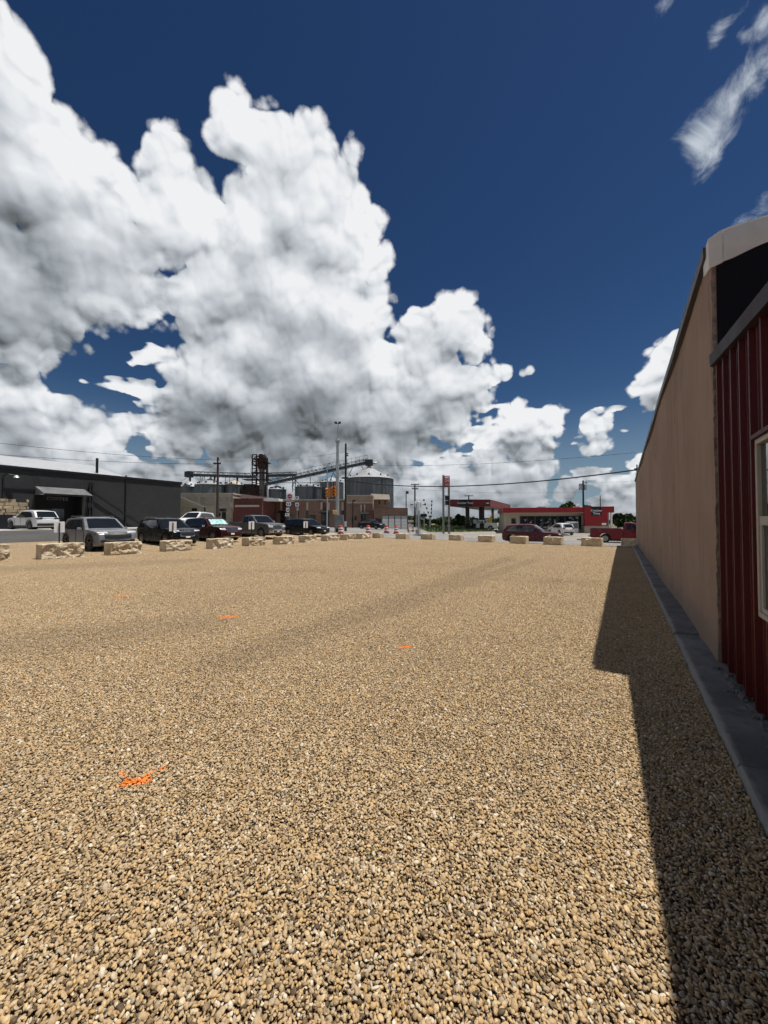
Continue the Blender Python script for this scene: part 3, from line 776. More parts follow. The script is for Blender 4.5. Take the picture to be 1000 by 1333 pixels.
tag(o, 'broken mortar crumbs lying along the foot of the red metal wall', 'rubble', kind='stuff')

# ================================================================ limestone blocks round the lot
m_, N, b = node_mat('limestone'); v = N.new('ShaderNodeTexCoord').outputs['Object']
oi = N.new('ShaderNodeObjectInfo').outputs['Random']
vv_ = N.vm('ADD', v, N.vm('SCALE', (7, 3, 5), scale=oi))
n1 = N.noise(vv_, 2.2, 7, .65)[0]; n2 = N.noise(vv_, 24, 5, .7)[0]; n4 = N.noise(vv_, 1.1, 4, .6)[0]
c = N.mix(N.rng(n1, .3, .7), (.60, .48, .31, 1), (.78, .69, .53, 1)); c = N.mix(N.rng(n4, .5, .7, 0, .7), c, (.42, .27, .12, 1)); n5 = N.noise(vv_, 11, 4, .65)[0]
c = N.mix(N.rng(n2, .48, .75, 0, .5), c, (.33, .235, .14, 1)); c = N.mix(N.rng(n5, .55, .72, 0, .6), c, (.30, .20, .11, 1))
sx_ = N.new('ShaderNodeSeparateXYZ'); N.put(sx_.inputs[0], N.new('ShaderNodeNewGeometry').outputs['Normal'])
N.put(b.inputs['Base Color'], c); b.inputs['Roughness'].default_value = .93; bump_to(N, b, N.m('ADD', n2, N.m('MULTIPLY', n5, 2)), .9, .04)
LIME = m_
from mathutils import noise as MN
def limestone(px, py, L, Wd, H, d, label, seed, yaw=0):
    p = ground(px, py); rr = random.Random(seed)
    nx, ny, nz = 44, 10, 18
    bm = bmesh.new(); grid = {}
    def vert(i, j, k):
        key = (i, j, k)
        if key not in grid:
            x = (i / nx - .5) * L; y = (j / ny - .5) * Wd; z = k / nz * H
            sd = Vector((seed * 3.7, seed * 1.3, 0))
            # rough split long faces, sawn ends and a fairly flat top
            a = MN.fractal(Vector((x * 3.2, z * 4.0, y)) + sd, .9, 2.1, 4)
            cell = MN.voronoi(Vector((x * 4.2, z * 5.5, 0)) + sd)[0][0]
            a += .5 * MN.turbulence(Vector((x * 9, z * 11, 0)) + sd, 3, True) - .3
            if j == 0: y += .035 + .055 * a - .09 * (cell - .35)
            elif j == ny: y -= .035 + .055 * a - .09 * (cell - .35)
            edge = .0
            if k == nz: z += .018 * MN.noise(Vector((x * 3, y * 3, 1)) + sd) - (.020 * abs(MN.noise(Vector((x * 6, 0, 4)) + sd)) if j in (0, ny) else 0)
            if i == 0: x += .012 * MN.noise(Vector((z * 4, y * 4, 2)) + sd) + (.03 if j in (0, ny) else 0) + (.03 if k == nz else 0)
            if i == nx: x -= .012 * MN.noise(Vector((z * 4, y * 4, 2)) + sd) + (.03 if j in (0, ny) else 0) + (.03 if k == nz else 0)
            grid[key] = bm.verts.new((x, y, z - .03))
        return grid[key]
    for i in range(nx):
        for k in range(nz):
            bm.faces.new((vert(i,0,k), vert(i+1,0,k), vert(i+1,0,k+1), vert(i,0,k+1))); bm.faces.new((vert(i,ny,k), vert(i,ny,k+1), vert(i+1,ny,k+1), vert(i+1,ny,k)))
        for j in range(ny):
            bm.faces.new((vert(i,j,nz), vert(i+1,j,nz), vert(i+1,j+1,nz), vert(i,j+1,nz)))
    for j in range(ny):
        for k in range(nz):
            bm.faces.new((vert(0,j,k), vert(0,j,k+1), vert(0,j+1,k+1), vert(0,j+1,k))); bm.faces.new((vert(nx,j,k), vert(nx,j+1,k), vert(nx,j+1,k+1), vert(nx,j,k+1)))
    bmesh.ops.recalc_face_normals(bm, faces=bm.faces)
    me = bpy.data.meshes.new('limestone_block'); bm.to_mesh(me); bm.free(); me.materials.append(LIME)
    o = bpy.data.objects.new('limestone_block', me); col.objects.link(o); ALL.append(o)
    ang = math.atan2(d.y, d.x) + yaw; n_ = V2(-math.sin(ang), math.cos(ang))
    tow = n_ if n_.dot(V2(p.x, p.y)) > 0 else -n_
    o.location = (p.x + tow.x * Wd / 2, p.y + tow.y * Wd / 2, T(p.x, p.y)); o.rotation_euler = (0, 0, ang)
    return tag(o, label, 'stone block', 'limestone blocks set out round the gravel lot')
GA = 'limestone blocks set out round the gravel lot'
left_row = [(-22, 731.5, 1.55, .70, .66, 'limestone block before the road in front of the white hatchback'),
 (83, 727.0, 1.50, .75, .66, 'long limestone block with a white notice post behind it, before the silver SUV'),
 (165, 722.0, 1.38, .70, .62, 'rusty stained limestone block in front of the silver SUV grille'),
 (234, 717.5, 1.40, .75, .60, 'limestone block with a notice post behind it, before the black SUV'),
 (291, 714.0, 1.36, .70, .60, 'limestone block between the black SUV and the maroon SUV'),
 (335, 710.6, 1.28, .70, .58, 'limestone block with a notice post behind it, before the grey pickup'),
 (374, 708.6, 1.30, .75, .57, 'limestone block just past the front of the grey pickup'),
 (405, 706.0, 1.28, .70, .55, 'limestone block with a notice post behind it, before the black minivan'),
 (434, 704.2, 1.38, .70, .52, 'limestone block third from the corner in the row beside the cars'),
 (458, 703.0, 1.30, .80, .53, 'limestone block second from the corner in the row beside the cars'),
 (477, 701.6, 1.25, .80, .53, 'limestone block nearest the corner in the row beside the cars')]
for i, (px, py, L, Wd, H, lb) in enumerate(left_row): limestone(px, py, L, Wd, H, ROW_AD, lb, i + 1, yaw=(random.random() - .5) * .10)
right_row = [(489.5, 700.6, .95, .60, .50, 'small limestone block at the corner where the two rows meet'),
 (521.5, 702, 1.15, .65, .50, 'limestone block second from the corner in the row along the highway'), (555, 702.4, 1.12, .65, .50, 'limestone block third from the corner in the row along the highway'),
 (591.5, 703.8, 1.10, .65, .50, 'limestone block fourth from the corner in the row along the highway'), (631, 706, 1.15, .65, .53, 'limestone block fifth from the corner in the row along the highway'),
 (674, 708, 1.13, .65, .55, 'limestone block sixth from the corner in the row along the highway'), (719, 709.6, 1.13, .65, .56, 'limestone block seventh from the corner in the row along the highway'),
 (769.5, 711.4, 1.15, .70, .56, 'limestone block second from the stucco wall in the row along the highway'), (822, 712, 1.1, .6, .54, 'limestone block in the shade at the end of the stucco wall')]
for i, (px, py, L, Wd, H, lb) in enumerate(right_row): limestone(px, py, L, Wd, H, ROW_BD, lb, i + 21, yaw=(random.random() - .5) * .10)

# ---------------------------------------------------------------- notice posts behind the blocks
for px, py0, py1, Y, lb in [(77.5, 679, 693.2, 17.6, 'white notice plate on a post behind the block before the silver SUV'), (225.2, 679, 691.5, 21.8, 'white notice plate on a post before the black SUV'),
                            (327.5, 678.8, 689, 25.2, 'white notice plate on a post before the grey pickup'), (398, 678.8, 687.2, 30, 'white notice plate on a post before the black minivan')]:
    p = onland(px, Y); z0, z1 = zat(py1, Y), zat(py0, Y)
    r = thing('notice_post', lb, 'sign', p, math.atan2(ROW_AD.y, ROW_AD.x) - R(14), 'white notice plates on posts along the parking row')
    mb = MB(); mb.box(-.024, .024, -.045, -.008, -.1, z1 - p.z - .06); mb.build('post', BLACKM, r)
    mb = MB(); mb.box(-.19, .19, -.006, .006, z0 - p.z, z1 - p.z); mb.build('plate', REFLW, r, bevel=.003)

# ================================================================ vehicles
def ss_(pts, x):
    """piecewise linear lookup"""
    for (a, va), (b_, vb) in zip(pts[:-1], pts[1:]):
        if x <= b_: return va + (vb - va) * max(0, (x - a)) / max(1e-6, b_ - a)
    return pts[-1][1]
WHEELS = {}
def vehicle(name, label, cat, pos, rz, body, S, grp=None, sunshade=False, detail=True):
    """S: L, W, H, outline (list of x, z from rear bottom, over the roof, to front bottom), belt (rear idx, cowl idx), axles, wheel radius, panes"""
    r = thing(name, label, cat, pos, rz, grp)
    L, Wd, H = S['L'], S['W'], S['H']; wr = S['wr']; ax = S['axles']; belt = S['belt_z']; roofw = S.get('roofw', .80)
    hw0 = Wd / 2
    def hw(x, z):
        k = 1.0
        if z > belt: k *= 1 - (1 - roofw) * min(1, (z - belt) / max(.01, H - belt)) ** 1.15
        elif z < .45: k *= .955 + .045 * min(1, max(0, (z - .15) / .30))
        e = min(x + L / 2, L / 2 - x)
        k *= 1 - .16 * max(0, 1 - e / .55) ** 2
        return hw0 * k
    # outline with wheel arches
    top = S['top']                      # rear bottom -> over roof -> front bottom, x from -L/2 to L/2
    zb = S.get('zb', .24); arch = wr + .075
    under = []
    for a in sorted(ax, reverse=True):
        dz = max(.0, wr - zb); half = math.sqrt(max(.01, arch ** 2 - dz ** 2))
        t0 = math.atan2(-dz, half)
        for k in range(11):
            t = t0 + (PI - 2 * t0) * k / 10
            under.append((a + arch * math.cos(t), wr + arch * math.sin(t)))
    outline = top + under
    n = len(outline); nt_ = len(top)
    fr_ = [-1, -.93, -.72, -.36, 0, .36, .72, .93, 1]
    vs = []; fs = []
    def P(x, z, f, i):
        e = max(0, 1 - f * f)
        X = x; Z = z
        h = hw(x, z)
        if 0 <= i < nt_:
            end = max(0, 1 - (L / 2 - abs(x)) / .9)
            X = x - math.copysign(.11 * end * end * (f ** 4) , x)
            if z > belt - .02: Z = z - .045 * f ** 4 * (1 if z > belt + .1 else .7)
            elif z > .55: Z = z - .02 * f ** 4
        return (X, f * h, Z)
    for f in fr_:
        for i, (x, z) in enumerate(outline): vs.append(P(x, z, f, i))
    for s in range(len(fr_) - 1):
        for i in range(n):
            j = (i + 1) % n; fs.append((s * n + i, s * n + j, (s + 1) * n + j, (s + 1) * n + i))
    ra, ca = S['belt']                  # indices in top where the glasshouse starts and ends
    last = (len(fr_) - 1) * n
    upper = list(range(ra, ca + 1)); lower = [i for i in range(n) if not (ra < i < ca)]
    for base in (0, last):
        fs.append(tuple(base + i for i in upper)); 
        # lower side split in columns for clean shading
        fs.append(tuple(base + i for i in lower))
    mb = MB(); mb.add(vs, fs); bo = mb.build('body', body, r, smooth=True, angle=28, bevel=.018, seg=2)
    def side_pt(x, z, out, sgn): return (x, sgn * (hw(x, z) + out), z - (.045 if z > belt + .1 else .02) * 1.0)
    for sgn in (-1, 1):
        for poly in S['side_glass']:
            mb = MB(); mb.prism(poly, lambda u, w, t: side_pt(u, w, t, sgn), -.02, .007); mb.build('side_window', GLASS_D, r)
        if detail:
            for x0, z0, x1, z1 in S.get('seams', []):
                mb = MB(); k = 5
                for q in range(k):
                    a = (x0 + (x1 - x0) * q / k, z0 + (z1 - z0) * q / k); b_ = (x0 + (x1 - x0) * (q + 1) / k, z0 + (z1 - z0) * (q + 1) / k)
                    mb.bar(side_pt(*a, .0035, sgn), side_pt(*b_, .0035, sgn), .012, .012)
                mb.build('door_seam', BLACKP, r)
            for x, z in S.get('handles', []):
                mb = MB(); mb.bar(side_pt(x - .09, z, .022, sgn), side_pt(x + .09, z, .022, sgn), .03, .03); mb.build('door_handle', S.get('handle_mat', body), r, bevel=.006)
        # sill trim
        mb = MB(); xa, xb = ax[0] + arch + .03, ax[1] - arch - .03
        mb.prism([(xa, zb - .02), (xb, zb - .02), (xb, zb + .13), (xa, zb + .13)], lambda u, w, t: (u, sgn * (hw(u, w) + t), w), -.03, .012); mb.build('sill_trim', BLACKP if S.get('cladding', True) else body, r)
        if S.get('cladding', True):
            for a in ax:
                mb = MB(); pa = []
                for k in range(13):
                    t = R(-8) + R(196) * k / 12; pa.append((a + (arch + .045) * math.cos(t), wr + (arch + .045) * math.sin(t)))
                for k in range(13):
                    t = R(188) - R(196) * k / 12; pa.append((a + (arch - .004) * math.cos(t), wr + (arch - .004) * math.sin(t)))
                for k in range(12):
                    q = [pa[k], pa[k + 1], pa[24 - k], pa[25 - k]]
                    mb.prism(q, lambda u, w, t: (u, sgn * (hw(u, w) + t), w), -.02, .010)
                mb.build('arch_trim', BLACKP, r)
        # mirrors
        mx, mz = S['mirror']
        mb = MB(); y = hw(mx, mz) - .01
        mb.hexa([(mx - .05, sgn * (y + .02), mz - .09), (mx + .07, sgn * (y + .05), mz - .08), (mx + .03, sgn * (y + .24), mz - .07), (mx - .06, sgn * (y + .22), mz - .07),
                 (mx - .05, sgn * (y + .02), mz + .05), (mx + .06, sgn * (y + .05), mz + .05), (mx + .02, sgn * (y + .23), mz + .07), (mx - .06, sgn * (y + .22), mz + .07)])
        mb.build('mirror', S.get('mirror_mat', body), r, bevel=.02)
    # windscreen and rear glass follow the shell
    def band(i, j, t0, t1, out, nm, m__, fmax=.84, u0=0., u1=1.):
        (xa, za), (xb, zb_) = top[i], top[j]
        a = (xa + (xb - xa) * t0, za + (zb_ - za) * t0); b_ = (xa + (xb - xa) * t1, za + (zb_ - za) * t1)
        d = Vector((b_[0] - a[0], 0, b_[1] - a[1])).normalized(); nrm = Vector((-d.z, 0, d.x))
        if (nrm.x * (1 if (xa + xb) > 0 else -1) < 0): nrm = -nrm
        if S.get('flipn') and nrm.z < 0: nrm = -nrm
        vs = []; fs = []; K = 8
        for k in range(K + 1):
            f = -fmax + 2 * fmax * k / K
            for q in (a, b_):
                p = Vector(P(q[0], q[1], f, i)); vs.append(p + nrm * out); 
        for k in range(K): fs.append((2 * k, 2 * k + 2, 2 * k + 3, 2 * k + 1))
        mb = MB(); mb.add(vs, fs); o = mb.build(nm, m__, r, smooth=True); sd = o.modifiers.new('t', 'SOLIDIFY'); sd.thickness = .012; sd.offset = 0
        return o
    wi, wj = S['windscreen']; ws_ = band(wi, wj, .05, .96, .007, 'windscreen', GLASS_D)
    if 'rear_glass' in S:
        wi, wj = S['rear_glass']; band(wi, wj, .08, .94, .007, 'rear_window', GLASS_D)
    if sunshade:
        wi, wj = S['windscreen']; o = band(wi, wj, .16, .88, .016, 'sunshade', SHADE, .74)
    # front and rear furniture, laid just proud of the shell
    def face_x(z, f, front=True):
        pts = [p for p in (top[ca:] if front else top[:ra + 1])]
        best = None
        for (xa, za), (xb, zb_) in zip(pts[:-1], pts[1:]):
            if min(za, zb_) - 1e-6 <= z <= max(za, zb_) + 1e-6 and abs(zb_ - za) > 1e-4:
                x = xa + (xb - xa) * (z - za) / (zb_ - za); best = x if best is None else (max(best, x) if front else min(best, x))
        if best is None: best = L / 2 if front else -L / 2
        end = max(0, 1 - (L / 2 - abs(best)) / .9)
        return best - math.copysign(.11 * end * end * f ** 4, best)
    def patch(nm, m__, f0, f1, z0, z1, front=True, out=.012, taper=0., K=6, parent=None, rad=0):
        vs = []; fs = []; sg = 1 if front else -1
        NZ = 5
        for k in range(K + 1):
            f = f0 + (f1 - f0) * k / K
            tt = taper * (abs(f) - min(abs(f0), abs(f1))) / max(.01, abs(abs(f1) - abs(f0)) if f0 * f1 > 0 else max(abs(f0), abs(f1)))
            za, zb2 = z0 + tt * .5 * (z1 - z0), z1 - tt * .5 * (z1 - z0)
            for q in range(NZ):
                z = za + (zb2 - za) * q / (NZ - 1); x = face_x(z, f, front); vs.append((x + sg * out, f * hw(x, z), z))
            for q in range(NZ):
                z = za + (zb2 - za) * q / (NZ - 1); x = face_x(z, f, front); vs.append((x - sg * .03, f * hw(x, z), z))
        for k in range(K):
            a = 2 * NZ * k; b_ = a + 2 * NZ
            for q in range(NZ - 1): fs += [(a + q, b_ + q, b_ + q + 1, a + q + 1), (a + NZ + q, a + NZ + q + 1, b_ + NZ + q + 1, b_ + NZ + q)]
            fs += [(a + NZ - 1, b_ + NZ - 1, b_ + 2 * NZ - 1, a + 2 * NZ - 1), (a, a + NZ, b_ + NZ, b_)]
        for a in (0, 2 * NZ * K): fs.append(tuple(a + q for q in range(NZ)) + tuple(a + 2 * NZ - 1 - q for q in range(NZ)))
        mb = MB(); mb.add(vs, fs); return mb.build(nm, m__, parent or r, smooth=True)
    for nm, m__, f0, f1, z0, z1, front, out, tp in S.get('patches', []):
        patch(nm, m__, f0, f1, z0, z1, front, out, tp)
    # underbody
    mb = MB(); mb.box(-L / 2 + .35, L / 2 - .35, -hw0 * .80, hw0 * .80, .20, .50); mb.build('underbody', BLACKP, r)
    if S.get('rails'):
        for sgn in (-1, 1):
            x0, x1 = S['rails']; y = sgn * hw(0, H) * .93
            mb = MB(); mb.path([(x0, y, H - .03), (x0 + .12, y, H + .035), (x1 - .12, y, H + .03), (x1, y, H - .04)], .018, 6); mb.build('roof_rail', S.get('rail_mat', BLACKP), r)
    for nm, m__, bx_ in S.get('boxes', []):
        mb = MB(); mb.box(*bx_); mb.build(nm, m__, r, bevel=.01)
    # wheels
    key = (wr, S.get('rim', 'alloy'))
    for a in ax:
        for sgn in (-1, 1):
            y = sgn * (hw0 - .125)
            w = MB(); w.lathe([(wr * .62, -.10), (wr * .93, -.115), (wr, -.085), (wr, .085), (wr * .93, .115), (wr * .62, .10)], 28, 'y')
            wo_ = w.build('wheel', RUBBER, r, smooth=True); wo_.location = (a, y, wr)
            q = MB(); q.lathe([(wr * .63, sgn * .02), (wr * .63, sgn * .105), (wr * .58, sgn * .105), (wr * .56, sgn * .04), (.001, sgn * .03)], 24, 'y')
            q.build('rim', S.get('rim_mat', ALLOY) , wo_, smooth=True)
            q = MB()
            for k in range(5):
                t = 2 * PI * k / 5 + .3; q.bar((0, sgn * .085, 0), (wr * .59 * math.cos(t), sgn * .095, wr * .59 * math.sin(t)), .035, .075)
            q.lathe([(.001, sgn * .105), (.06, sgn * .10), (.06, sgn * .05)], 12, 'y'); q.build('spokes', S.get('rim_mat', ALLOY), wo_)
    return r
SHADE, N, b = node_mat('windscreen_sunshade'); v = N.new('ShaderNodeTexCoord').outputs['Object']
c = N.mix(N.rng(N.noise(v, 6, 4, .6)[0], .40, .60), (.10, .42, .40, 1), (.62, .80, .76, 1)); N.put(b.inputs['Base Color'], c); b.inputs['Roughness'].default_value = .35; bump_to(N, b, N.noise(v, 12, 3, .6)[0], 1.0, .03)

def suv(L, Wd, H, hood=1.02, nose=.82, cowl=.29, wr=.37, roofw=.78, rear_slope=.42, axf=.19, axr=.20, belt=None, roof_drop=.07):
    h = L / 2; belt = belt or H * .60; hz = hood; xc = h - L * cowl           # windscreen foot
    xr = xc - (H - hz) * 1.15                                                  # windscreen head
    top = [(-h + .10, .28), (-h + .02, .45), (-h, .62), (-h + .03, belt - .12), (-h + .07, belt),                    # 4 rear belt
           (-h + rear_slope, H - roof_drop - .03), (-h + rear_slope + .14, H - roof_drop), (-h + L * .32, H - .015), (-h + L * .45, H), (xr - .25, H - .02), (xr, H - .07),   # 10 head of windscreen
           (xc, hz + .03),                                                      # 11 cowl
           (xc + .35, hz + .01), (h - .45, nose + .13), (h - .17, nose + .03), (h - .05, nose - .07), (h - .01, .60), (h, .46), (h - .05, .30), (h - .16, .23)]
    ax = [-h + L * axr, h - L * axf]
    bz = belt + .035; gh = H - .115
    S = dict(L=L, W=Wd, H=H, top=top, belt=(4, 11), belt_z=belt, axles=ax, wr=wr, roofw=roofw, windscreen=(10, 11), rear_glass=(4, 5), mirror=(xc - .42, belt + .07))
    def roofx(x, z): return x
    fx = lambda z: xc - .30 - (z - bz) * 1.10            # front edge of front door glass
    rx = lambda z: -h + .42 + (z - bz) * (rear_slope - .07) / (H - belt)
    x1 = xc - L * .235; x2 = x1 - L * .185
    S['side_glass'] = [[(fx(bz), bz), (fx(gh), gh), (x1 + .012, gh + .01), (x1 + .012, bz)], [(x1 - .012, bz), (x1 - .012, gh + .01), (x2 + .075, gh), (x2 + .005, bz)],
                       [(x2 - .022, bz), (x2 + .045, gh), (rx(gh) + .16, gh - .05), (rx(bz) + .05, bz + .04)]]
    S['seams'] = [(x1, bz - .02, x1 + .01, .36), (x2 - .01, bz - .02, x2 + .04, .55), (fx(bz) + .12, bz - .02, fx(bz) + .10, .36)]
    S['handles'] = [(x1 + .20, belt - .09), (x2 + .22, belt - .08)]
    S['rails'] = (-h + L * .17, xr - .2)
    S['patches'] = []
    return S
def pickup(L, Wd, H, cab0, hood=1.18, cowl_x=None, wr=.40, rail=1.30, crew=True):
    h = L / 2; xc = cowl_x; xr = xc - (H - hood) * .95; belt = hood + .05
    top = [(-h + .10, .42), (-h + .02, .55), (-h, .75), (-h + .01, rail - .02), (-h + .03, rail), (cab0 - .10, rail + .01), (cab0, belt), # 6 cab rear foot
           (cab0 + .10, H - .10), (cab0 + .22, H - .03), (cab0 + (xr - cab0) * .5, H), (xr - .2, H - .02), (xr, H - .08),                    # 11 head
           (xc, hood + .03), (xc + .4, hood + .02), (h - .35, hood - .06), (h - .14, hood - .13), (h - .04, hood - .22), (h - .02, .72), (h, .60), (h - .02, .42), (h - .12, .34)]
    S = dict(L=L, W=Wd, H=H, top=top, belt=(6, 12), belt_z=belt, axles=[-h + L * .215, h - L * .165], wr=wr, roofw=.84, windscreen=(11, 12), rear_glass=(6, 7), mirror=(xc - .30, belt + .08), zb=.36, cladding=False)
    bz = belt + .03; gh = H - .13; fx = lambda z: xc - .24 - (z - bz) * .95
    xm = cab0 + (fx(bz) - cab0) * .5
    if crew: S['side_glass'] = [[(fx(bz), bz), (fx(gh), gh), (xm + .04, gh), (xm + .04, bz)], [(xm - .04, bz), (xm - .04, gh), (cab0 + .22, gh), (cab0 + .18, bz)]]; S['seams'] = [(xm, bz, xm, .50), (cab0 + .1, bz, cab0 + .12, .50), (fx(bz) + .1, bz, fx(bz) + .08, .5), (cab0 - .03, rail, cab0 - .03, .5)]; S['handles'] = [(xm + .2, belt - .1), (cab0 + .32, belt - .1)]
    else: S['side_glass'] = [[(fx(bz), bz), (fx(gh), gh), (cab0 + .30, gh), (cab0 + .30, bz)]]; S['seams'] = [(cab0 + .26, bz, cab0 + .26, .5), (fx(bz) + .1, bz, fx(bz) + .08, .5), (cab0 - .03, rail, cab0 - .03, .5)]; S['handles'] = [(cab0 + .45, belt - .1)]
    bed = (-h + .06, cab0 - .12, -Wd / 2 * .86, Wd / 2 * .86, rail + .001, rail + .03)
    S['boxes'] = [('bed_liner', BLACKP, bed), ('rear_bumper', CHROME, (-h - .10, -h + .06, -Wd * .44, Wd * .44, .50, .68)), ('licence_plate', REFLW, (-h - .112, -h - .10, -.16, .16, .55, .66))]
    S['patches'] = [('tail_light', TAILR, -.985, -.88, .82, 1.18, False, .012, 0), ('tail_light', TAILR, .88, .985, .82, 1.18, False, .012, 0)]
    return S
def heads(z0, z1, f0=.56, f1=.96, tp=.5):
    return [('headlight', LAMPG, f0, f1, z0, z1, True, .014, tp), ('headlight', LAMPG, -f1, -f0, z0, z1, True, .014, tp)]
def tails(z0, z1, f0=.55, f1=.97):
    return [('tail_light', TAILR, f0, f1, z0, z1, False, .014, .3), ('tail_light', TAILR, -f1, -f0, z0, z1, False, .014, .3)]
ROWH = V2(ROW_AD.y, -ROW_AD.x); ROWANG = math.atan2(ROWH.y, ROWH.x)
GP = 'cars parked nose-in behind the limestone blocks'
def parked(px, Y, L):
    d = ray(px, 690); f = V2(d.x / d.y * Y, Y); c = f - ROWH * (L / 2); return Vector((c.x, c.y, T(c.x, c.y) + .0))
SILVER = paint('silver_paint', (.28, .29, .30), .5, .30)
BLK = paint('black_paint', (.006, .0065, .008), .0, .25)
MAROON = paint('maroon_paint', (.040, .003, .006), .0, .28)
GREYP = paint('grey_paint', (.11, .115, .12), .4, .32)
BURG = paint('burgundy_paint', (.095, .002, .009), .0, .26)
REDP = paint('red_paint', (.17, .003, .005), .0, .28)
WHT = paint('white_car_paint', (.70, .71, .71), .0, .30)
DARKG = paint('dark_green_paint', (.018, .026, .024), .1, .3)
DRIM = mat('dark_rim', (.03, .03, .032), .4, .6)

S = suv(5.2, 2.0, 1.78, hood=1.10, nose=.92, wr=.39, rear_slope=.55); S['rail_mat'] = ALLOY; S['rim_mat'] = DRIM
S['patches'] = heads(.90, .99, .50, .97) + [('grille', BLACKP, -.72, .72, .63, .94, True, .012, .3), ('badge', mat('gold_badge', (.45, .33, .12), .3, .6), -.09, .09, .80, .85, True, .024, 0), ('lower_grille', BLACKP, -.62, .62, .34, .50, True, .012, .2),
   ('fog_lamp', BLACKP, .66, .90, .42, .56, True, .014, .2), ('fog_lamp', BLACKP, -.90, -.66, .42, .56, True, .014, .2), ('bumper_trim', ALLOY, -.45, .45, .285, .325, True, .016, 0)] + tails(.95, 1.10)
vehicle('parked_suv', 'silver SUV with black grille and roof rails parked nose-in', 'SUV', parked(155, 20.4, 5.2), ROWANG, SILVER, S, GP)
S = suv(4.95, 1.93, 1.73, hood=1.06, nose=.90, wr=.37, rear_slope=.50); S['rail_mat'] = ALLOY
S['patches'] = heads(.86, .95, .56, .97) + [('grille', CHROME, -.56, .56, .55, .88, True, .010, .35), ('grille_mesh', BLACKP, -.52, .52, .60, .85, True, .020, .35), ('badge', CHROME, -.07, .07, .80, .86, True, .03, 0),
   ('lower_grille', BLACKP, -.70, .70, .32, .46, True, .012, .2), ('licence_plate', REFLW, -.17, .17, .46, .56, True, .03, 0)] + tails(.95, 1.06)
vehicle('parked_suv', 'black SUV with chrome-edged grille parked beside the silver one', 'SUV', parked(245, 24.3, 4.95), ROWANG, BLK, S, GP)
S = suv(5.1, 2.0, 1.74, hood=1.12, nose=.94, wr=.38, rear_slope=.35); S['mirror_mat'] = CHROME; S['handle_mat'] = CHROME
S['patches'] = heads(.80, .97, .58, .97) + [('grille', CHROME, -.50, .50, .68, .92, True, .010, .1), ('grille_mesh', mat('grille_grey', (.11, .11, .115), .4, .7), -.47, .47, .70, .89, True, .020, .1),
   ('lower_grille', BLACKP, -.60, .60, .34, .44, True, .012, .2), ('licence_plate', REFLW, -.17, .17, .48, .59, True, .03, 0), ('bumper_trim', CHROME, -.8, .8, .30, .33, True, .014, 0)] + tails(.95, 1.15)
vehicle('parked_suv', 'maroon SUV with a teal sunshade behind the windscreen', 'SUV', parked(303, 28.0, 5.1), ROWANG, MAROON, S, GP, sunshade=True)
S = pickup(5.8, 2.03, 1.94, -.62, hood=1.24, cowl_x=1.36); S['mirror_mat'] = CHROME
S['patches'] += heads(.86, 1.04, .58, .97, .2) + [('grille', CHROME, -.52, .52, .66, 1.02, True, .010, .15), ('grille_mesh', mat('grille_grey', (.11, .11, .115), .4, .7), -.49, .49, .72, .98, True, .020, .15), ('front_bumper', CHROME, -.97, .97, .44, .62, True, .03, .1),
   ('lower_grille', BLACKP, -.5, .5, .46, .56, True, .042, .2), ('licence_plate', REFLW, -.15, .15, .48, .58, True, .055, 0)]
vehicle('parked_pickup', 'grey crew cab pickup with chrome bumper parked behind the blocks', 'pickup truck', parked(362, 32.5, 5.8), ROWANG, GREYP, S, GP)
S = suv(5.1, 1.98, 1.68, hood=.98, nose=.80, cowl=.24, wr=.34, rear_slope=.38, roofw=.76, belt=1.0); S['rails'] = None; S['cladding'] = False
S['patches'] = heads(.74, .85, .50, .97, .5) + [('grille', BLACKP, -.46, .46, .60, .76, True, .012, .3), ('lower_grille', BLACKP, -.65, .65, .30, .48, True, .012, .2), ('badge', CHROME, -.06, .06, .70, .75, True, .03, 0), ('licence_plate', REFLW, -.16, .16, .42, .52, True, .025, 0)] + tails(.9, 1.1)
vehicle('parked_minivan', 'black minivan parked beside the grey pickup near the signal cabinet', 'minivan', parked(423, 37.5, 5.1), ROWANG, BLK, S, GP)
# white hatchback outside the coffee building
S = suv(4.6, 1.87, 1.66, hood=1.02, nose=.84, wr=.36, rear_slope=.62, roofw=.76); S['rails'] = (-1.5, .7)
S['patches'] = [('tail_light', mat('dark_tail_lamp', (.06, .008, .010), .2), .52, .97, .90, 1.02, False, .014, .4), ('tail_light', MATS['dark_tail_lamp'], -.97, -.52, .90, 1.02, False, .014, .4), ('rear_trim', BLACKP, -.9, .9, .32, .52, False, .014, .1), ('licence_plate', REFLW, -.16, .16, .78, .88, False, .012, 0), ('rear_strip', BLACKP, -.52, .52, .95, .975, False, .013, 0)] + heads(.78, .88)
p = onland(43.5, 33.0); vehicle('parked_car', 'white hatchback parked before the coffee doorway with its rear to the road', 'car', p, R(157), WHT, S)
# white SUV on the side street behind the maroon one
S = suv(4.9, 1.95, 1.75, hood=1.06, nose=.9); S['patches'] = heads(.86, .97) + tails(.95, 1.1) + [('grille', BLACKP, -.5, .5, .6, .85, True, .012, .2)]
p = onland(254, 40); vehicle('street_car', 'white SUV standing in the side street behind the parked maroon SUV', 'SUV', p, math.atan2(-ROW_AD.y, -ROW_AD.x) + R(25), WHT, S)
# dark car across the intersection
S = suv(4.6, 1.82, 1.47, hood=.92, nose=.76, cowl=.27, wr=.33, rear_slope=.85, roofw=.74, belt=.92); S['rails'] = None; S['cladding'] = False
S['patches'] = heads(.66, .76) + tails(.75, .9) + [('grille', BLACKP, -.5, .5, .42, .66, True, .012, .2)]
p = onland(484, 60); vehicle('street_car', 'dark sedan waiting outside the brick building across the intersection', 'car', p, R(-35), DARKG, S)
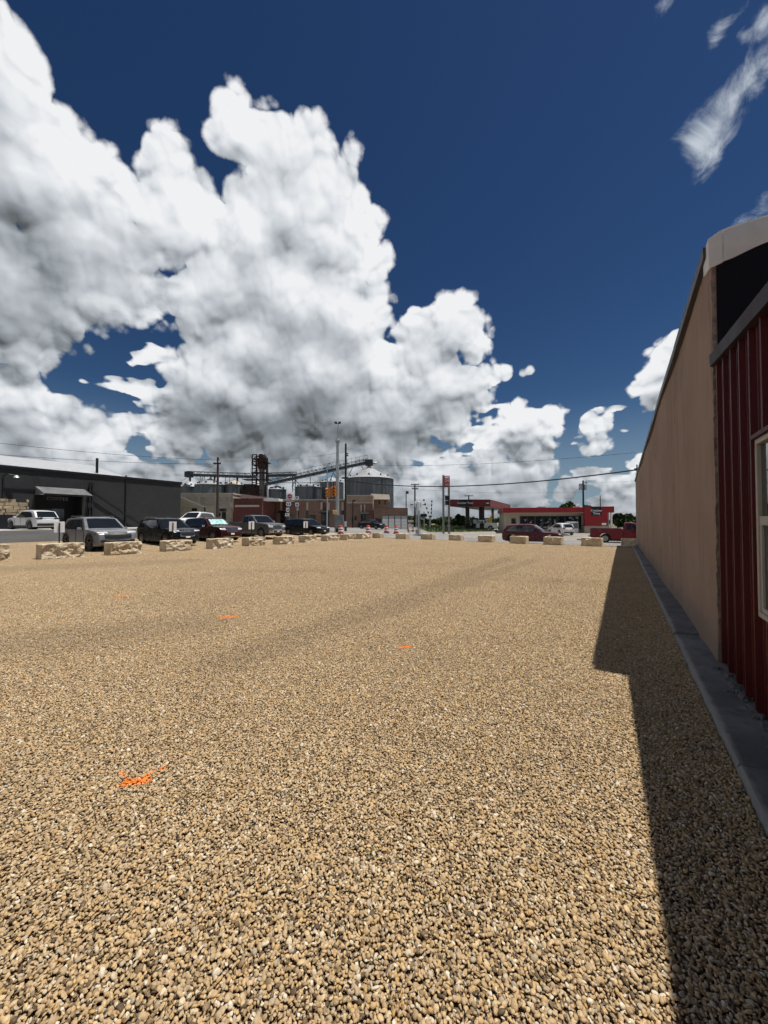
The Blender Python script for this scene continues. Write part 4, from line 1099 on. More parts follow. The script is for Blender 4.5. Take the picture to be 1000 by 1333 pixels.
# highway traffic
HANG = R(-32)
S = suv(4.95, 1.93, 1.70, hood=1.02, nose=.86, wr=.37, rear_slope=.55, roofw=.76); S['rails'] = None; S['rim_mat'] = DRIM
S['patches'] = heads(.80, .89) + tails(.95, 1.05) + [('grille', BLACKP, -.5, .5, .55, .82, True, .012, .2), ('lower_grille', BLACKP, -.7, .7, .3, .44, True, .012, .2)]
p = onland(692.5, 33.6); vehicle('highway_suv', 'burgundy SUV driving along the highway beyond the blocks', 'SUV', p, HANG, BURG, S)
S = pickup(5.9, 2.0, 1.90, -.25, hood=1.16, cowl_x=1.32, crew=True); S['patches'] += heads(.80, 1.0, .60, .97, .1) + [('grille', CHROME, -.52, .52, .64, .98, True, .012, .1)]
p = onland(815.5, 35.2); vehicle('highway_pickup', 'red pickup driving on the highway past the stucco wall', 'pickup truck', p, HANG, REDP, S)
# cars at the store
S = suv(4.4, 1.8, 1.55, hood=.95, nose=.8, wr=.33, rear_slope=.60, roofw=.74); S['rails'] = None; S['cladding'] = False
S['patches'] = tails(.82, 1.0, .6) + heads(.7, .8) + [('licence_plate', REFLW, -.17, .17, .70, .80, False, .012, 0), ('rear_trim', BLACKP, -.8, .8, .30, .42, False, .014, 0)]
p = onland(730, 51.5); vehicle('parked_car', 'white hatchback parked before the store beside the ice boxes', 'car', p, R(92), WHT, S)
S = pickup(5.7, 1.98, 1.86, -.5, hood=1.16, cowl_x=1.35); p = onland(629, 73.5); vehicle('parked_pickup', 'white pickup standing at the fuel pumps under the canopy', 'pickup truck', p, R(150), WHT, S)

# ================================================================ buildings across the streets
def brick_mat(name, c1, c2, mortar, scale, bump=.5, sw=.5, rh=.25):
    m_, N, b = node_mat(name); v = N.new('ShaderNodeTexCoord').outputs['Object']
    # facade plane: x along, z up
    sp = N.new('ShaderNodeSeparateXYZ'); N.put(sp.inputs[0], v); cb = N.new('ShaderNodeCombineXYZ'); N.put(cb.inputs[0], N.m('ADD', sp.outputs[0], sp.outputs[1])); N.put(cb.inputs[1], sp.outputs[2])
    bk = N.new('ShaderNodeTexBrick'); N.put(bk.inputs['Vector'], cb.outputs[0]); bk.inputs['Scale'].default_value = scale
    bk.inputs['Color1'].default_value = (*c1, 1); bk.inputs['Color2'].default_value = (*c2, 1); bk.inputs['Mortar'].default_value = (*mortar, 1)
    bk.inputs['Mortar Size'].default_value = .012; bk.inputs['Brick Width'].default_value = sw; bk.inputs['Row Height'].default_value = rh
    n1 = N.noise(v, .6, 6, .65)[0]; c = N.mix(N.rng(n1, .4, .75, 0, .45), bk.outputs[0], tuple(x * .45 for x in c1) + (1,))
    N.put(b.inputs['Base Color'], c); b.inputs['Roughness'].default_value = .9; bump_to(N, b, N.m('SUBTRACT', 1.0, bk.outputs[1]), bump, .01)
    return m_
CHAR = brick_mat('charcoal_painted_block', (.022, .023, .025), (.027, .028, .030), (.018, .018, .02), 1.0, .4, .42, .21)
ROOFM = mat('galvalume_roof', (.55, .56, .57), .45, .5, .08)
CORR = mat('corrugated_tin', (.34, .34, .34), .5, .5, .18, vs=2.0)
BRICKR = brick_mat('brown_brick', (.22, .125, .088), (.28, .162, .115), (.28, .235, .20), 2.0)
BRICKD = brick_mat('dark_red_brick', (.12, .035, .028), (.15, .045, .035), (.14, .10, .09), 2.0)
BRICKT = brick_mat('tan_brick', (.34, .26, .18), (.40, .31, .22), (.33, .27, .22), 2.0)
BEIGE = mat('beige_render', (.47, .42, .335), .9, 0, .12, vs=1.0, bump=.2, dirt=.3)
OLIVE = mat('olive_siding', (.28, .24, .18), .85, 0, .1, dirt=.2)
CREAM = mat('cream_trim', (.52, .46, .37), .7, 0, .08, dirt=.2)
REDPANEL = mat('red_panel', (.16, .022, .020), .6, 0, .15)
DOORW = mat('garage_door_white', (.80, .80, .78), .55, 0, .06, dirt=.12)
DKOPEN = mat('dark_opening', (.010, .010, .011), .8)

def win(parent, x0, x1, z0, z1, y, frame=None, d=.10, panes=(1, 1), fw=.07, glass=None):
    """a window: frame with its panes as sub-parts, standing a little proud of the wall plane y (front is -y)"""
    mb = MB(); mb.box(x0, x1, y - .03, y + .02, z0, z0 + fw); mb.box(x0, x1, y - .03, y + .02, z1 - fw, z1)
    mb.box(x0, x0 + fw, y - .03, y + .02, z0 + fw, z1 - fw); mb.box(x1 - fw, x1, y - .03, y + .02, z0 + fw, z1 - fw)
    o = mb.build('window', frame or BLACKM, parent); nx, nz = panes
    for i in range(nx):
        for k in range(nz):
            a = x0 + fw + (x1 - x0 - 2 * fw) * i / nx; b_ = x0 + fw + (x1 - x0 - 2 * fw) * (i + 1) / nx; c_ = z0 + fw + (z1 - z0 - 2 * fw) * k / nz; d_ = z0 + fw + (z1 - z0 - 2 * fw) * (k + 1) / nz
            g = MB(); g.box(a + .02, b_ - .02, y - .012, y - .004, c_ + .02, d_ - .02); g.build('pane', glass or GLASS_W, o)
    return o

# ---- charcoal building with the coffee doorway
CD = V2(.459, .889); C0 = V2(-34.9, 34.9)
def cx(px): u = (px - 500) / 500; return (34.9 * u + 34.9) / (CD.x - CD.y * u)
def cz(px, py): return zat(py, 34.9 + CD.y * cx(px))
root = thing('coffee_building', 'long charcoal painted building with a tin awning over a dark coffee doorway', 'building', (C0.x, C0.y, 0), math.atan2(CD.y, CD.x))
XR = cx(235); ZT = 6.50; xa, xb = cx(45), cx(107); zd = cz(75, 644)
mb = MB(); mb.box(-16, xa, 0, .3, -.6, ZT); mb.box(xb, XR, 0, .3, -.6, ZT); mb.box(xa, xb, 0, .3, zd, ZT); mb.build('front_wall', CHAR, root)
mb = MB(); mb.box(XR - .3, XR - .002, .302, 16, -.6, ZT - .01); mb.build('end_wall', CHAR, root)
mb = MB(); mb.box(-16, XR - .3, .302, 16, ZT - .4, ZT - .2); mb.build('roof_deck', ROOFM, root)
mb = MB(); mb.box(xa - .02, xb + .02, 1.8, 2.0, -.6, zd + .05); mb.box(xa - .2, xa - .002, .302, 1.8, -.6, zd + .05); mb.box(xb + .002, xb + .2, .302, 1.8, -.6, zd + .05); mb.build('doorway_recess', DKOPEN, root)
gz = .72
mb = MB(); mb.box(xa + 2.0, xa + 2.08, 1.66, 1.78, gz, gz + 2.2); mb.box(xa + 3.1, xa + 3.18, 1.66, 1.78, gz, gz + 2.2); mb.box(xa + 2.08, xa + 3.1, 1.66, 1.78, gz + 2.12, gz + 2.2); dr = mb.build('door', BLACKM, root)
mb = MB(); mb.box(xa + 2.08, xa + 3.1, 1.70, 1.73, gz + .1, gz + 2.12); mb.build('pane', GLASS_W, dr)
text_mesh('coffee_lettering', 'COFFEE', .47, mat('dull_lettering', (.13, .13, .13), .6), root, ((cx(65) + cx(84)) / 2, -.02, cz(75, 649.6)), depth=.03, space=1.15)
mb = MB(); mb.box(-16.1, XR + .12, -.14, .36, ZT, ZT + .20); mb.build('fascia', BLACKM, root)
# pale metal roof rising behind the parapet
xe = cx(166)
mb = MB(); mb.hexa([(-16, .5, ZT + .0), (xe, .5, ZT + .0), (xe - .5, 6, ZT), (-16, 6, ZT), (-16, .55, ZT + .30), (xe, .55, ZT + .25), (xe - 1.0, 5.5, ZT + 1.75), (-16, 5.5, ZT + 1.75)]); mb.build('upper_roof', ROOFM, root)
# awning: tin sheets on a frame
zb_, zf_ = cz(50, 633.5), cz(58, 643.2); y1 = -1.7; xs0, xs1 = cx(46), cx(108)
nsh = 11
for k in range(nsh):
    a = xs0 + (xs1 - xs0) * k / nsh; b_ = xs0 + (xs1 - xs0) * (k + 1) / nsh - .02; mb = MB(); vs = []; fs = []; n = 8
    for i in range(n + 1):
        x = a + (b_ - a) * i / n; dz = .03 * (i % 2)
        vs += [(x, -.01, zb_ + dz), (x, y1, zf_ + dz), (x, -.01, zb_ + dz - .02), (x, y1, zf_ + dz - .02)]
    for i in range(n): q = 4 * i; fs += [(q, q + 1, q + 5, q + 4), (q + 2, q + 6, q + 7, q + 3), (q + 1, q + 3, q + 7, q + 5), (q, q + 4, q + 6, q + 2)]
    mb.add(vs, fs); mb.build('awning_sheet', CORR, root)
for x in (xs0 - .03, xs1 + .03):
    mb = MB(); mb.prism([(-.01, zb_ + .03), (y1, zf_ + .03), (y1, zf_ - .06), (-.01, zf_ - .10)], lambda u, w, t: (x + t, u, w), -.02, .02); mb.build('awning_end', CORR, root)
mb = MB(); mb.box(xs0, xs1, y1 + .02, y1 + .10, zf_ - .16, zf_ - .03); mb.build('awning_beam', BLACKM, root)
# bare limestone wall left of the doorway, stone by stone
rs = random.Random(5); STONE = mat('rubble_limestone', (.40, .32, .21), .95, 0, .35, vs=2.0, bump=.9, bs=9, dirt=.35)
x_end = cx(37); zlo, zhi = cz(20, 672), cz(20, 651)
z = zlo
while z < zhi + .1:
    h = rs.uniform(.20, .38); x = -7.5 + rs.uniform(0, .3)
    while x < x_end:
        w = rs.uniform(.35, .95); e = min(x + w, x_end + rs.uniform(-.05, .05))
        top_lim = zhi - .25 * math.sin(x * .7) * rs.random() + (.5 if x > x_end - .8 else 0)
        if z + h * .5 < top_lim and e - x > .12:
            j = lambda: rs.uniform(-.02, .02); d = rs.uniform(.14, .24)
            mb = MB(); mb.hexa([(x + .02 + j(), -d + j(), z + .015), (e - .02 + j(), -d + j(), z + .015 + j()), (e - .02, -.004, z + .015), (x + .02, -.004, z + .015), (x + .02 + j(), -d + j(), z + h - .015 + j()), (e - .02 + j(), -d + j(), z + h - .015), (e - .02, -.004, z + h - .015), (x + .02, -.004, z + h - .015)])
            mb.build('stone', STONE, root, bevel=.02)
        x = e
    z += h
# lamp, conduits, downpipe, meter posts, sloping pipe
l0 = cx(3); lz = cz(6, 619)
mb = MB(); mb.path([(l0, -.06, cz(3, 652)), (l0, -.06, lz), (l0 + .25, -.35, lz + .12), (l0 + .7, -.5, lz + .02)], .05, 6); mb.build('conduit', BLACKM, root)
mb = MB(); mb.lathe([(.02, .16), (.10, .12), (.22, -.08), (.20, -.08), (.001, .06)], 14, 'z', (l0 + .75, -.52, lz - .08)); mb.build('wall_lamp', LAMPG, root, smooth=True)
mb = MB(); mb.bar((l0 + .1, -.05, cz(5, 635.5)), (xs0, -.05, cz(45, 638)), .08, .10); mb.build('conduit', BLACKM, root)
mb = MB(); x = cx(163); mb.box(x - .06, x + .06, -.13, -.003, .4, ZT + .35); mb.build('downpipe', BLACKM, root)
for px in (115.5, 119): mb = MB(); x = cx(px); mb.box(x - .07, x + .07, -.22, -.1, .4, cz(px, 628)); mb.build('service_mast', BLACKM, root)
mb = MB(); x = cx(117); mb.box(x - .35, x + .3, -.3, -.1, cz(117, 661), cz(117, 655)); mb.build('meter_box', BLACKM, root)
mb = MB(); mb.bar((cx(114), -.25, cz(114, 638)), (cx(181), -.25, cz(181, 682)), .10, .14); mb.build('sloping_pipe', BLACKM, root)
mb = MB(); x = cx(133); mb.tube((x, 1.2, ZT - .3), (x, 1.2, ZT + 2.1), .13); mb.build('roof_vent', BLACKM, root)
# lean-to at the far end
xl = XR + .01
mb = MB(); zl = cz(236, 645.5); mb.hexa([(xl, .3, zl - .08), (xl + 4.2, .3, zl - 1.45), (xl + 4.2, 3.5, zl - 1.45), (xl, 3.5, zl - .08), (xl, .3, zl), (xl + 4.2, .3, zl - 1.37), (xl + 4.2, 3.5, zl - 1.37), (xl, 3.5, zl)]); mb.build('lean_to_roof', CORR, root)
mb = MB(); mb.box(xl + 3.9, xl + 4.05, .35, .5, 0, zl - 1.40); mb.build('lean_to_post', BLACKM, root)
# planters on the apron
for px0, px1, Y, py0, py1, lb in [(-6, 17.5, 34.2, 671, 686.5, 'dark blue steel planter against the limestone wall'), (19, 50, 36.4, 668.5, 686, 'dark grey steel bin beside the white hatchback')]:
    p = onland((px0 + px1) / 2, Y); w = (px1 - px0) / 500 * Y / 2
    r = thing('planter_box' if px0 < 0 else 'steel_bin', lb, 'planter' if px0 < 0 else 'bin', p, R(12)); h = zat(py0, Y) - p.z; MT = mat('navy_steel', (.012, .014, .024), .5, .2) if px0 < 0 else mat('grey_steel', (.03, .032, .033), .5, .3)
    mb = MB()
    for a in ((-w, w, -.45, -.40), (-w, w, .40, .45), (-w, -w + .05, -.40, .40), (w - .05, w, -.40, .40)): mb.box(*a, 0, h)
    mb.build('shell', MT, r, bevel=.01)
    mb = MB(); mb.box(-w - .03, w + .03, -.48, -.40, h + .002, h + .05); mb.box(-w - .03, w + .03, .40, .48, h + .002, h + .05); mb.build('rim', MT, r); mb = MB(); mb.box(-w + .05, w - .05, -.40, .40, .02, h - .12); mb.build('fill', mat('soil', (.05, .038, .028), .95, 0, .3, bump=.8), r)

# ---- beige building
def facade(name, label, px0, px1, Y, pytop, rz=0, depth=12, wall=BEIGE, top_mat=None, drop=.6):
    p = at(px0, 690, Y); w = (px1 - px0) / 500 * Y
    r = thing(name, label, 'building', (p.x, Y, 0), rz); zt = zat(pytop, Y); g = min(T(p.x, Y), T(p.x + w, Y)) - drop
    mb = MB(); mb.box(0, w, 0, depth, g, zt); mb.build('wall', wall, r)
    return r, w, zt, g
def fx_(px0, px, Y): return (px - px0) / 500 * Y
Y = 62; X0 = 222
r, w, zt, g = facade('beige_building', 'beige rendered commercial building with framed wall panels behind the utility pole', X0, 303, Y, 643.5)
mb = MB(); mb.box(-.1, w + .1, -.12, 12.1, zt + .002, zt + .22); mb.build('parapet_cap', CREAM, r)
for a in (240, 258.5, 281, 299): x = fx_(X0, a, Y); mb = MB(); mb.box(x - .22, x + .22, -.14, -.002, g, zt - .02); mb.build('pilaster', BEIGE, r)
mb = MB(); mb.box(0, w, -.10, -.003, zat(660, Y), zat(658.5, Y)); mb.build('string_course', CREAM, r)
for a, b_, c_, d_ in [(249.5, 257.5, 659.8, 665.8), (265.5, 274.5, 667, 672.5), (289, 294, 666.5, 681), (283, 287, 667, 672)]:
    win(r, fx_(X0, a, Y), fx_(X0, b_, Y), max(zat(d_, Y), .62), zat(c_, Y), -.03, panes=(2, 1), glass=DKOPEN if a == 289 else None)
for a, b_ in [(241.5, 257), (260, 279), (283, 297)]:
    mb = MB(); mb.box(fx_(X0, a, Y), fx_(X0, b_, Y), -.05, -.003, zat(656.5, Y), zat(646.5, Y)); mb.build('wall_panel', mat('beige_panel', (.40, .355, .28), .9, 0, .1, dirt=.3), r, bevel=.02)
# ---- dark red brick building with sign band
Y = 60.5; X0 = 303.5
r, w, zt, g = facade('red_brick_building', 'dark red brick building with a pale blank sign band', X0, 341, Y, 650, wall=BRICKD)
mb = MB(); mb.box(-.05, w + .05, -.10, 12, zt + .002, zt + .14); mb.build('parapet_cap', BRICKD, r)
mb = MB(); mb.box(fx_(X0, 306, Y), fx_(X0, 337.5, Y), -.12, -.002, zat(660, Y), zat(657.4, Y)); mb.build('sign_band', CREAM, r)
mb = MB(); mb.hexa([(0, 3, zt), (w + 3.2, 3, zt), (w + 3.2, 11, zt), (0, 11, zt), (0, 3, zat(643, 63.5)), (w + 3.2, 3, zat(650.8, 63.5)), (w + 3.2, 11, zat(650.8, 63.5)), (0, 11, zat(643, 63.5))]); mb.build('sloping_parapet', CREAM, r)
mb = MB(); x0 = w + .06; mb.box(x0, x0 + 2.4, .5, 3, zat(651.8, Y), zat(648.6, Y)); mb.build('white_fascia', WHITEP, r)
win(r, fx_(X0, 331, Y), fx_(X0, 338, Y), .7, zat(669, Y), -.03, panes=(2, 2))
# ---- long brown brick building
Y = 68.5; X0 = 337
r, w, zt, g = facade('brown_brick_building', 'long brown brick commercial building with cream pilaster strips', X0, 450, Y, 651.3, wall=BRICKR)
mb = MB(); mb.box(-.1, w + .02, -.12, 12, zt + .002, zt + .16); mb.build('parapet_cap', CREAM, r)
for a in (348, 357, 366, 400, 418.5, 428, 446):
    x = fx_(X0, a, Y); mb = MB(); mb.box(x - .16, x + .16, -.10, -.002, zat(664.3, Y), zat(654, Y)); mb.build('pilaster_strip', CREAM, r)
for a in (348, 357, 387.5, 400, 446):
    x = fx_(X0, a, Y); win(r, x - .20, x + .20, zat(676.5, Y), zat(664.8, Y), -.03, fw=.05)
for a, b_ in ((370.5, 366.5 + 1), (423.2, 421)):
    x = fx_(X0, a, Y); mb = MB(); mb.box(x - .35, x + .35, -.08, -.002, zat(664, Y), zat(654, Y)); mb.build('red_panel', REDPANEL, r)
for a0, a1 in ((365, 372), (418, 428.5)):
    x0, x1 = fx_(X0, a0, Y), fx_(X0, a1, Y); g2 = T(at(a0, 690, Y).x, Y)
    mb = MB(); mb.box(x0, x1, -.06, -.002, g2, zat(668, Y)); d_ = mb.build('door', BLACKM, r)
    mb = MB(); mb.box(x0 + .12, (x0 + x1) / 2 - .05, -.075, -.062, g2 + .2, zat(669, Y)); mb.box((x0 + x1) / 2 + .05, x1 - .12, -.075, -.062, g2 + .2, zat(669, Y)); mb.build('pane', GLASS_W, d_)
    mb = MB(); mb.hexa([(x0 - .2, -1.1, zat(667.6, Y)), (x1 + .2, -1.1, zat(667.6, Y)), (x1 + .2, -.003, zat(667.6, Y)), (x0 - .2, -.003, zat(667.6, Y)), (x0 - .2, -1.1, zat(667, Y)), (x1 + .2, -1.1, zat(667, Y)), (x1 + .2, -.003, zat(664.6, Y)), (x0 - .2, -.003, zat(664.6, Y))]); mb.build('door_awning', BLACKM, r)
for a0, a1 in ((403, 411), (376, 382), (436, 442)):
    win(r, fx_(X0, a0, Y), fx_(X0, a1, Y), zat(677, Y), zat(671, Y), -.03, panes=(2, 1))
# ---- brick building with tan parapet and entrance
Y = 67.5; X0 = 450
r, w, zt, g = facade('brick_office_building', 'brick building with a tan parapet and a dark awning over the entrance', X0, 485.5, Y, 655.2, wall=BRICKR)
mb = MB(); mb.box(0, w, .03, 12, zt + .002, zat(645.6, Y)); mb.build('tan_parapet', BRICKT, r); mb = MB(); mb.box(-.05, w + .05, -.08, 12, zat(645.6, Y) + .002, zat(645.6, Y) + .15); mb.build('parapet_cap', CREAM, r)
mb = MB(); mb.box(0, w, -.08, .03, zt + .003, zt + .18); mb.build('string_course', CREAM, r)
for a, m__ in ((470.3, CREAM), (472.4, REDPANEL), (474.6, CREAM)):
    x = fx_(X0, a, Y); mb = MB(); mb.box(x - .14, x + .14, -.09, -.002, zat(666, Y), zat(657, Y)); mb.build('pilaster_strip', m__, r)
x0, x1 = fx_(X0, 469.8, Y), fx_(X0, 476, Y); g2 = T(at(473, 690, Y).x, Y)
mb = MB(); mb.box(x0, x1, -.06, -.003, g2, zat(667, Y)); d_ = mb.build('door', BLACKM, r); mb = MB(); mb.box(x0 + .2, x1 - .2, -.075, -.062, g2 + .2, zat(669, Y)); mb.build('pane', GLASS_W, d_)
mb = MB(); mb.hexa([(x0 - .2, -1.4, zat(670, Y)), (x1 + .6, -1.4, zat(670, Y)), (x1 + .6, -.003, zat(670, Y)), (x0 - .2, -.003, zat(670, Y)), (x0 - .2, -1.4, zat(669.4, Y)), (x1 + .6, -1.4, zat(669.4, Y)), (x1 + .6, -.003, zat(666.2, Y)), (x0 - .2, -.003, zat(666.2, Y))]); mb.build('door_awning', BLACKM, r)
for a0, a1, b0, b1 in ((458, 459.6, 674, 682), (461.8, 464.4, 672, 677.5)): win(r, fx_(X0, a0, Y), fx_(X0, a1, Y), zat(b1, Y), zat(b0, Y), -.03)
# ---- two storey block behind
Y = 74; X0 = 485
r, w, zt, g = facade('olive_block', 'olive sided upper storey with a pale overhanging roof above the garage', X0, 505.5, Y, 650, wall=OLIVE, depth=8)
mb = MB(); mb.hexa([(-.3, -.9, zat(650.4, Y)), (w + .3, -.9, zat(650.4, Y)), (w + .3, 8, zat(650.4, Y)), (-.3, 8, zat(650.4, Y)), (-.3, -.6, zat(643, Y)), (w + .2, -.6, zat(644, Y)), (w + .2, 8, zat(644, Y)), (-.3, 8, zat(643, Y))]); mb.build('roof', CREAM, r)
for a in (494, 501.8): win(r, fx_(X0, a - 1.1, Y), fx_(X0, a + 1.1, Y), zat(656.6, Y), zat(651.6, Y), -.03)
# ---- garage with white doors
Y = 66; X0 = 486.5
r, w, zt, g = facade('brick_garage', 'brick garage with a row of white roller doors', X0, 531, Y, 661.5, wall=BRICKR)
mb = MB(); mb.hexa([(-.05, -.08, zt + .002), (w + .05, -.08, zt + .002), (w + .05, 12, zt + .002), (-.05, 12, zt + .002), (-.05, -.08, zt + .16), (w + .05, -.08, zt - .12 + .16), (w + .05, 12, zt + .04), (-.05, 12, zt + .16)]); mb.build('parapet_cap', BRICKR, r)
for k in range(4):
    a0 = 498 + k * 8.2; x0, x1 = fx_(X0, a0, Y), fx_(X0, a0 + 7.2, Y); zh = zat(671.4, Y); g2 = -.12
    d_ = None; mb = MB(); mb.box(x0 - .12, x1 + .12, -.04, -.003, g2, zh + .12); d_ = mb.build('roller_door', mat('door_shadow_frame', (.16, .15, .14), .8), r)
    for q in range(5):
        za, zb2 = g2 + (zh - g2) * q / 5, g2 + (zh - g2) * (q + 1) / 5 - .02
        mb = MB(); mb.box(x0, x1, -.07, -.042, za, zb2); mb.build('door_slat', DOORW if q < 4 else mat('shaded_door', (.42, .42, .41), .6), d_)  # top slat greyer: awning shade at the door head put into its colour
win(r, fx_(X0, 488.5, Y), fx_(X0, 492, Y), zat(678, Y), zat(674.5, Y), -.03); x = fx_(X0, 494.3, Y); mb = MB(); mb.box(x - .2, x + .25, -.05, -.003, -.1, zat(675.5, Y)); mb.build('side_door', BLACKM, r)

# ================================================================ grain store behind
m_, N, b = node_mat('bin_steel'); v = N.new('ShaderNodeTexCoord').outputs['Object']
sp = N.new('ShaderNodeSeparateXYZ'); N.put(sp.inputs[0], v)
wv = N.m('SINE', N.m('MULTIPLY', sp.outputs[2], 50.0)); rg = N.m('FRACT', N.m('MULTIPLY', sp.outputs[2], .9))
n1 = N.noise(N.vm('MULTIPLY', v, (1, 1, .15)), 1.2, 5, .6)[0]
c = N.mix(N.rng(n1, .3, .75), (.115, .13, .138, 1), (.165, .18, .19, 1)); c = N.mix(N.rng(rg, 0, .06, .35, 0, 'LINEAR'), c, (.05, .056, .06, 1))
N.put(b.inputs['Base Color'], c); b.inputs['Roughness'].default_value = .5; b.inputs['Metallic'].default_value = .55; bump_to(N, b, wv, .35, .02)
BIN = m_
BINR = mat('bin_roof_steel', (.42, .43, .44), .45, .45, .08, vs=1.0, dirt=.08); BINR2 = mat('bin_roof_buff', (.50, .44, .36), .55, .3, .1)
def grain_bin(px, pyeave, pyapex, wpx, Y, label, roofm=BINR, nseg=40):
    c = at(px, 690, Y); R_ = wpx / 2 / 500 * Y; ze = zat(pyeave, Y); za = zat(pyapex, Y)
    r = thing('grain_bin', label, 'grain bin', (c.x, Y, 0), 0, 'corrugated steel grain bins')
    mb = MB(); mb.lathe([(R_, -.3), (R_, ze)], nseg, flute=0); mb.build('wall', BIN, r, smooth=True, angle=30)
    mb = MB(); mb.lathe([(R_ + .12, ze - .04), (R_ + .14, ze + .02), (R_ * .10, za - .05), (R_ * .08, za + .25), (.001, za + .3)], nseg * 2, flute=-.012); mb.build('roof', roofm, r)
    mb = MB(); mb.lathe([(R_ + .02, ze - .16), (R_ + .09, ze - .16), (R_ + .09, ze - .02), (R_ + .02, ze - .02), (R_ + .02, ze - .16)], nseg); mb.build('eave_ring', DKSTEEL, r)
    mb = MB(); n = max(8, int(R_ * 5))
    for k in range(n): t = 2 * PI * k / n; x, y = math.cos(t) * (R_ + .03), math.sin(t) * (R_ + .03); mb.box(x - .05, x + .05, y - .05, y + .05, 0, ze - .17)
    mb.build('stiffeners', BIN, r)
    for k in range(5):
        t = R(200 + 36 * k); rr = R_ * .80; zz = ze + (za - ze) * .24
        mb = MB(); x, y = math.cos(t) * rr, math.sin(t) * rr; mb.box(x - .18, x + .18, y - .18, y + .18, zz - .2, zz + .35); mb.build('roof_vent', DKSTEEL, r)
    mb = MB(); t = R(-55)
    for s in (-.25, .25): mb.bar((R_ * math.cos(t) + s + .1, R_ * math.sin(t) - .12, 0), (R_ * math.cos(t) + s + .1, R_ * math.sin(t) - .12, ze), .05)
    for k in range(int(ze / .5)): mb.bar((R_ * math.cos(t) - .15, R_ * math.sin(t) - .12, k * .5 + .4), (R_ * math.cos(t) + .35, R_ * math.sin(t) - .12, k * .5 + .4), .04)
    mb.build('ladder', DKSTEEL, r)
    return r
grain_bin(246, 634.2, 624.5, 27, 106, 'small grain bin under the free end of the level conveyor')
grain_bin(274, 631.8, 622.5, 38, 104, 'wide grain bin with bright white roof under the level conveyor')
grain_bin(304.5, 631.8, 625, 27, 106, 'grain bin with buff cone roof beside the rusty tower', BINR2)
grain_bin(361, 637.5, 631, 22, 106, 'narrow grain bin under the foot of the inclined conveyor')
grain_bin(401.5, 634.6, 629.2, 34, 104, 'grain bin with bright white roof under the inclined conveyor')
grain_bin(432, 628.4, 621, 30, 110, 'tall grain bin standing next to the huge one')
grain_bin(480.5, 624.2, 608.5, 63, 100, 'huge grain bin under the raised conveyor head', nseg=56)

def truss(mb, a, b_, w, h, n, bw=.09):
    a = Vector(a); b_ = Vector(b_); d = (b_ - a); L = d.length; d.normalize(); s = d.cross(Vector((0, 0, 1))).normalized() * (w / 2); u = Vector((0, 0, h))
    for sg in (-1, 1):
        mb.bar(a + s * sg, b_ + s * sg, bw); mb.bar(a + s * sg + u, b_ + s * sg + u, bw)
        for k in range(n):
            p, q = a + d * (L * k / n), a + d * (L * (k + 1) / n)
            mb.bar(p + s * sg, p + s * sg + u, bw * .7); mb.bar(p + s * sg + (u if k % 2 else Vector()), q + s * sg + (Vector() if k % 2 else u), bw * .7)
    for k in range(n + 1): p = a + d * (L * k / n); mb.bar(p - s, p + s, bw * .7); mb.bar(p - s + u, p + s + u, bw * .7)
Yc = 103
r = thing('conveyor_gallery', 'long level conveyor gallery running over the left grain bins to the rusty tower', 'conveyor', (0, 0, 0))
A, B = at(245, 619.5, Yc), at(334, 622.5, Yc)
mb = MB(); truss(mb, A, B, 1.4, 1.2, 18); mb.build('truss', DKSTEEL, r)
mb = MB(); mb.bar(A + Vector((0, 0, .35)), B + Vector((0, 0, .35)), 1.0, .55); mb.build('belt_cover', mat('conveyor_cover', (.10, .115, .12), .6, .4), r)
mb = MB(); p = at(246.5, 617.5, Yc); mb.box(p.x - .9, p.x + .7, Yc - .9, Yc + .9, p.z - .8, p.z + .7); mb.build('head_box', DKSTEEL, r, bevel=.05)
for px, py0, py1 in [(247.5, 619, 627), (279.5, 620, 625), (309, 621.5, 627)]:
    a, b_ = at(px, py0, Yc), at(px, py1, Yc); mb = MB(); mb.tube(a, b_, .30, .22, 10); mb.build('drop_spout', DKSTEEL, r)
for px in (261, 263.5, 266, 293.5, 299):
    a, b_ = at(px, 620.5, Yc), at(px + (2 if px < 270 else 0), 631, Yc); mb = MB(); mb.bar(a, b_, .10); mb.build('support_leg', DKSTEEL, r)
r = thing('raised_conveyor', 'long inclined conveyor climbing to the peak of the huge grain bin', 'conveyor', (0, 0, 0))
A, B = at(346, 632.0, 102), at(479, 603.6, 100)
mb = MB(); truss(mb, A, B, 1.5, 1.25, 26); mb.build('truss', DKSTEEL, r)
mb = MB(); mb.bar(A + Vector((0, 0, .35)), B + Vector((0, 0, .35)), 1.1, .55); mb.build('belt_cover', MATS['conveyor_cover'], r)
p = at(480.5, 603, 100); mb = MB(); mb.box(p.x - 1.0, p.x + 1.0, p.y - 1, p.y + 1, p.z - .6, p.z + .9); mb.build('head_box', DKSTEEL, r, bevel=.08)
mb = MB(); mb.lathe([(.3, 0), (.34, .5), (.3, 1.0)], 12, 'x', (p.x + 1.0, p.y, p.z)); mb.build('drive_motor', GALV, r)
mb = MB(); mb.tube(p + Vector((0, 0, -.5)), at(480.5, 609.5, 100), .45, .3); mb.build('drop_spout', DKSTEEL, r)
for a, b_ in [((385, 624.4), (380, 634)), ((385, 624.4), (392, 634)), ((404, 621), (404, 630)), ((434, 615), (429, 628)), ((434, 615), (441, 628)), ((459, 609), (451, 624)), ((470, 606), (474, 612))]:
    mb = MB(); mb.bar(at(*a, 101), at(*b_, 101), .14); mb.build('support_leg', DKSTEEL, r)
mb = MB()
for k in range(27):
    p = A + (B - A) * (k / 26) + Vector((0, -.75, 1.25)); mb.bar(p, p + Vector((0, 0, .9)), .05)
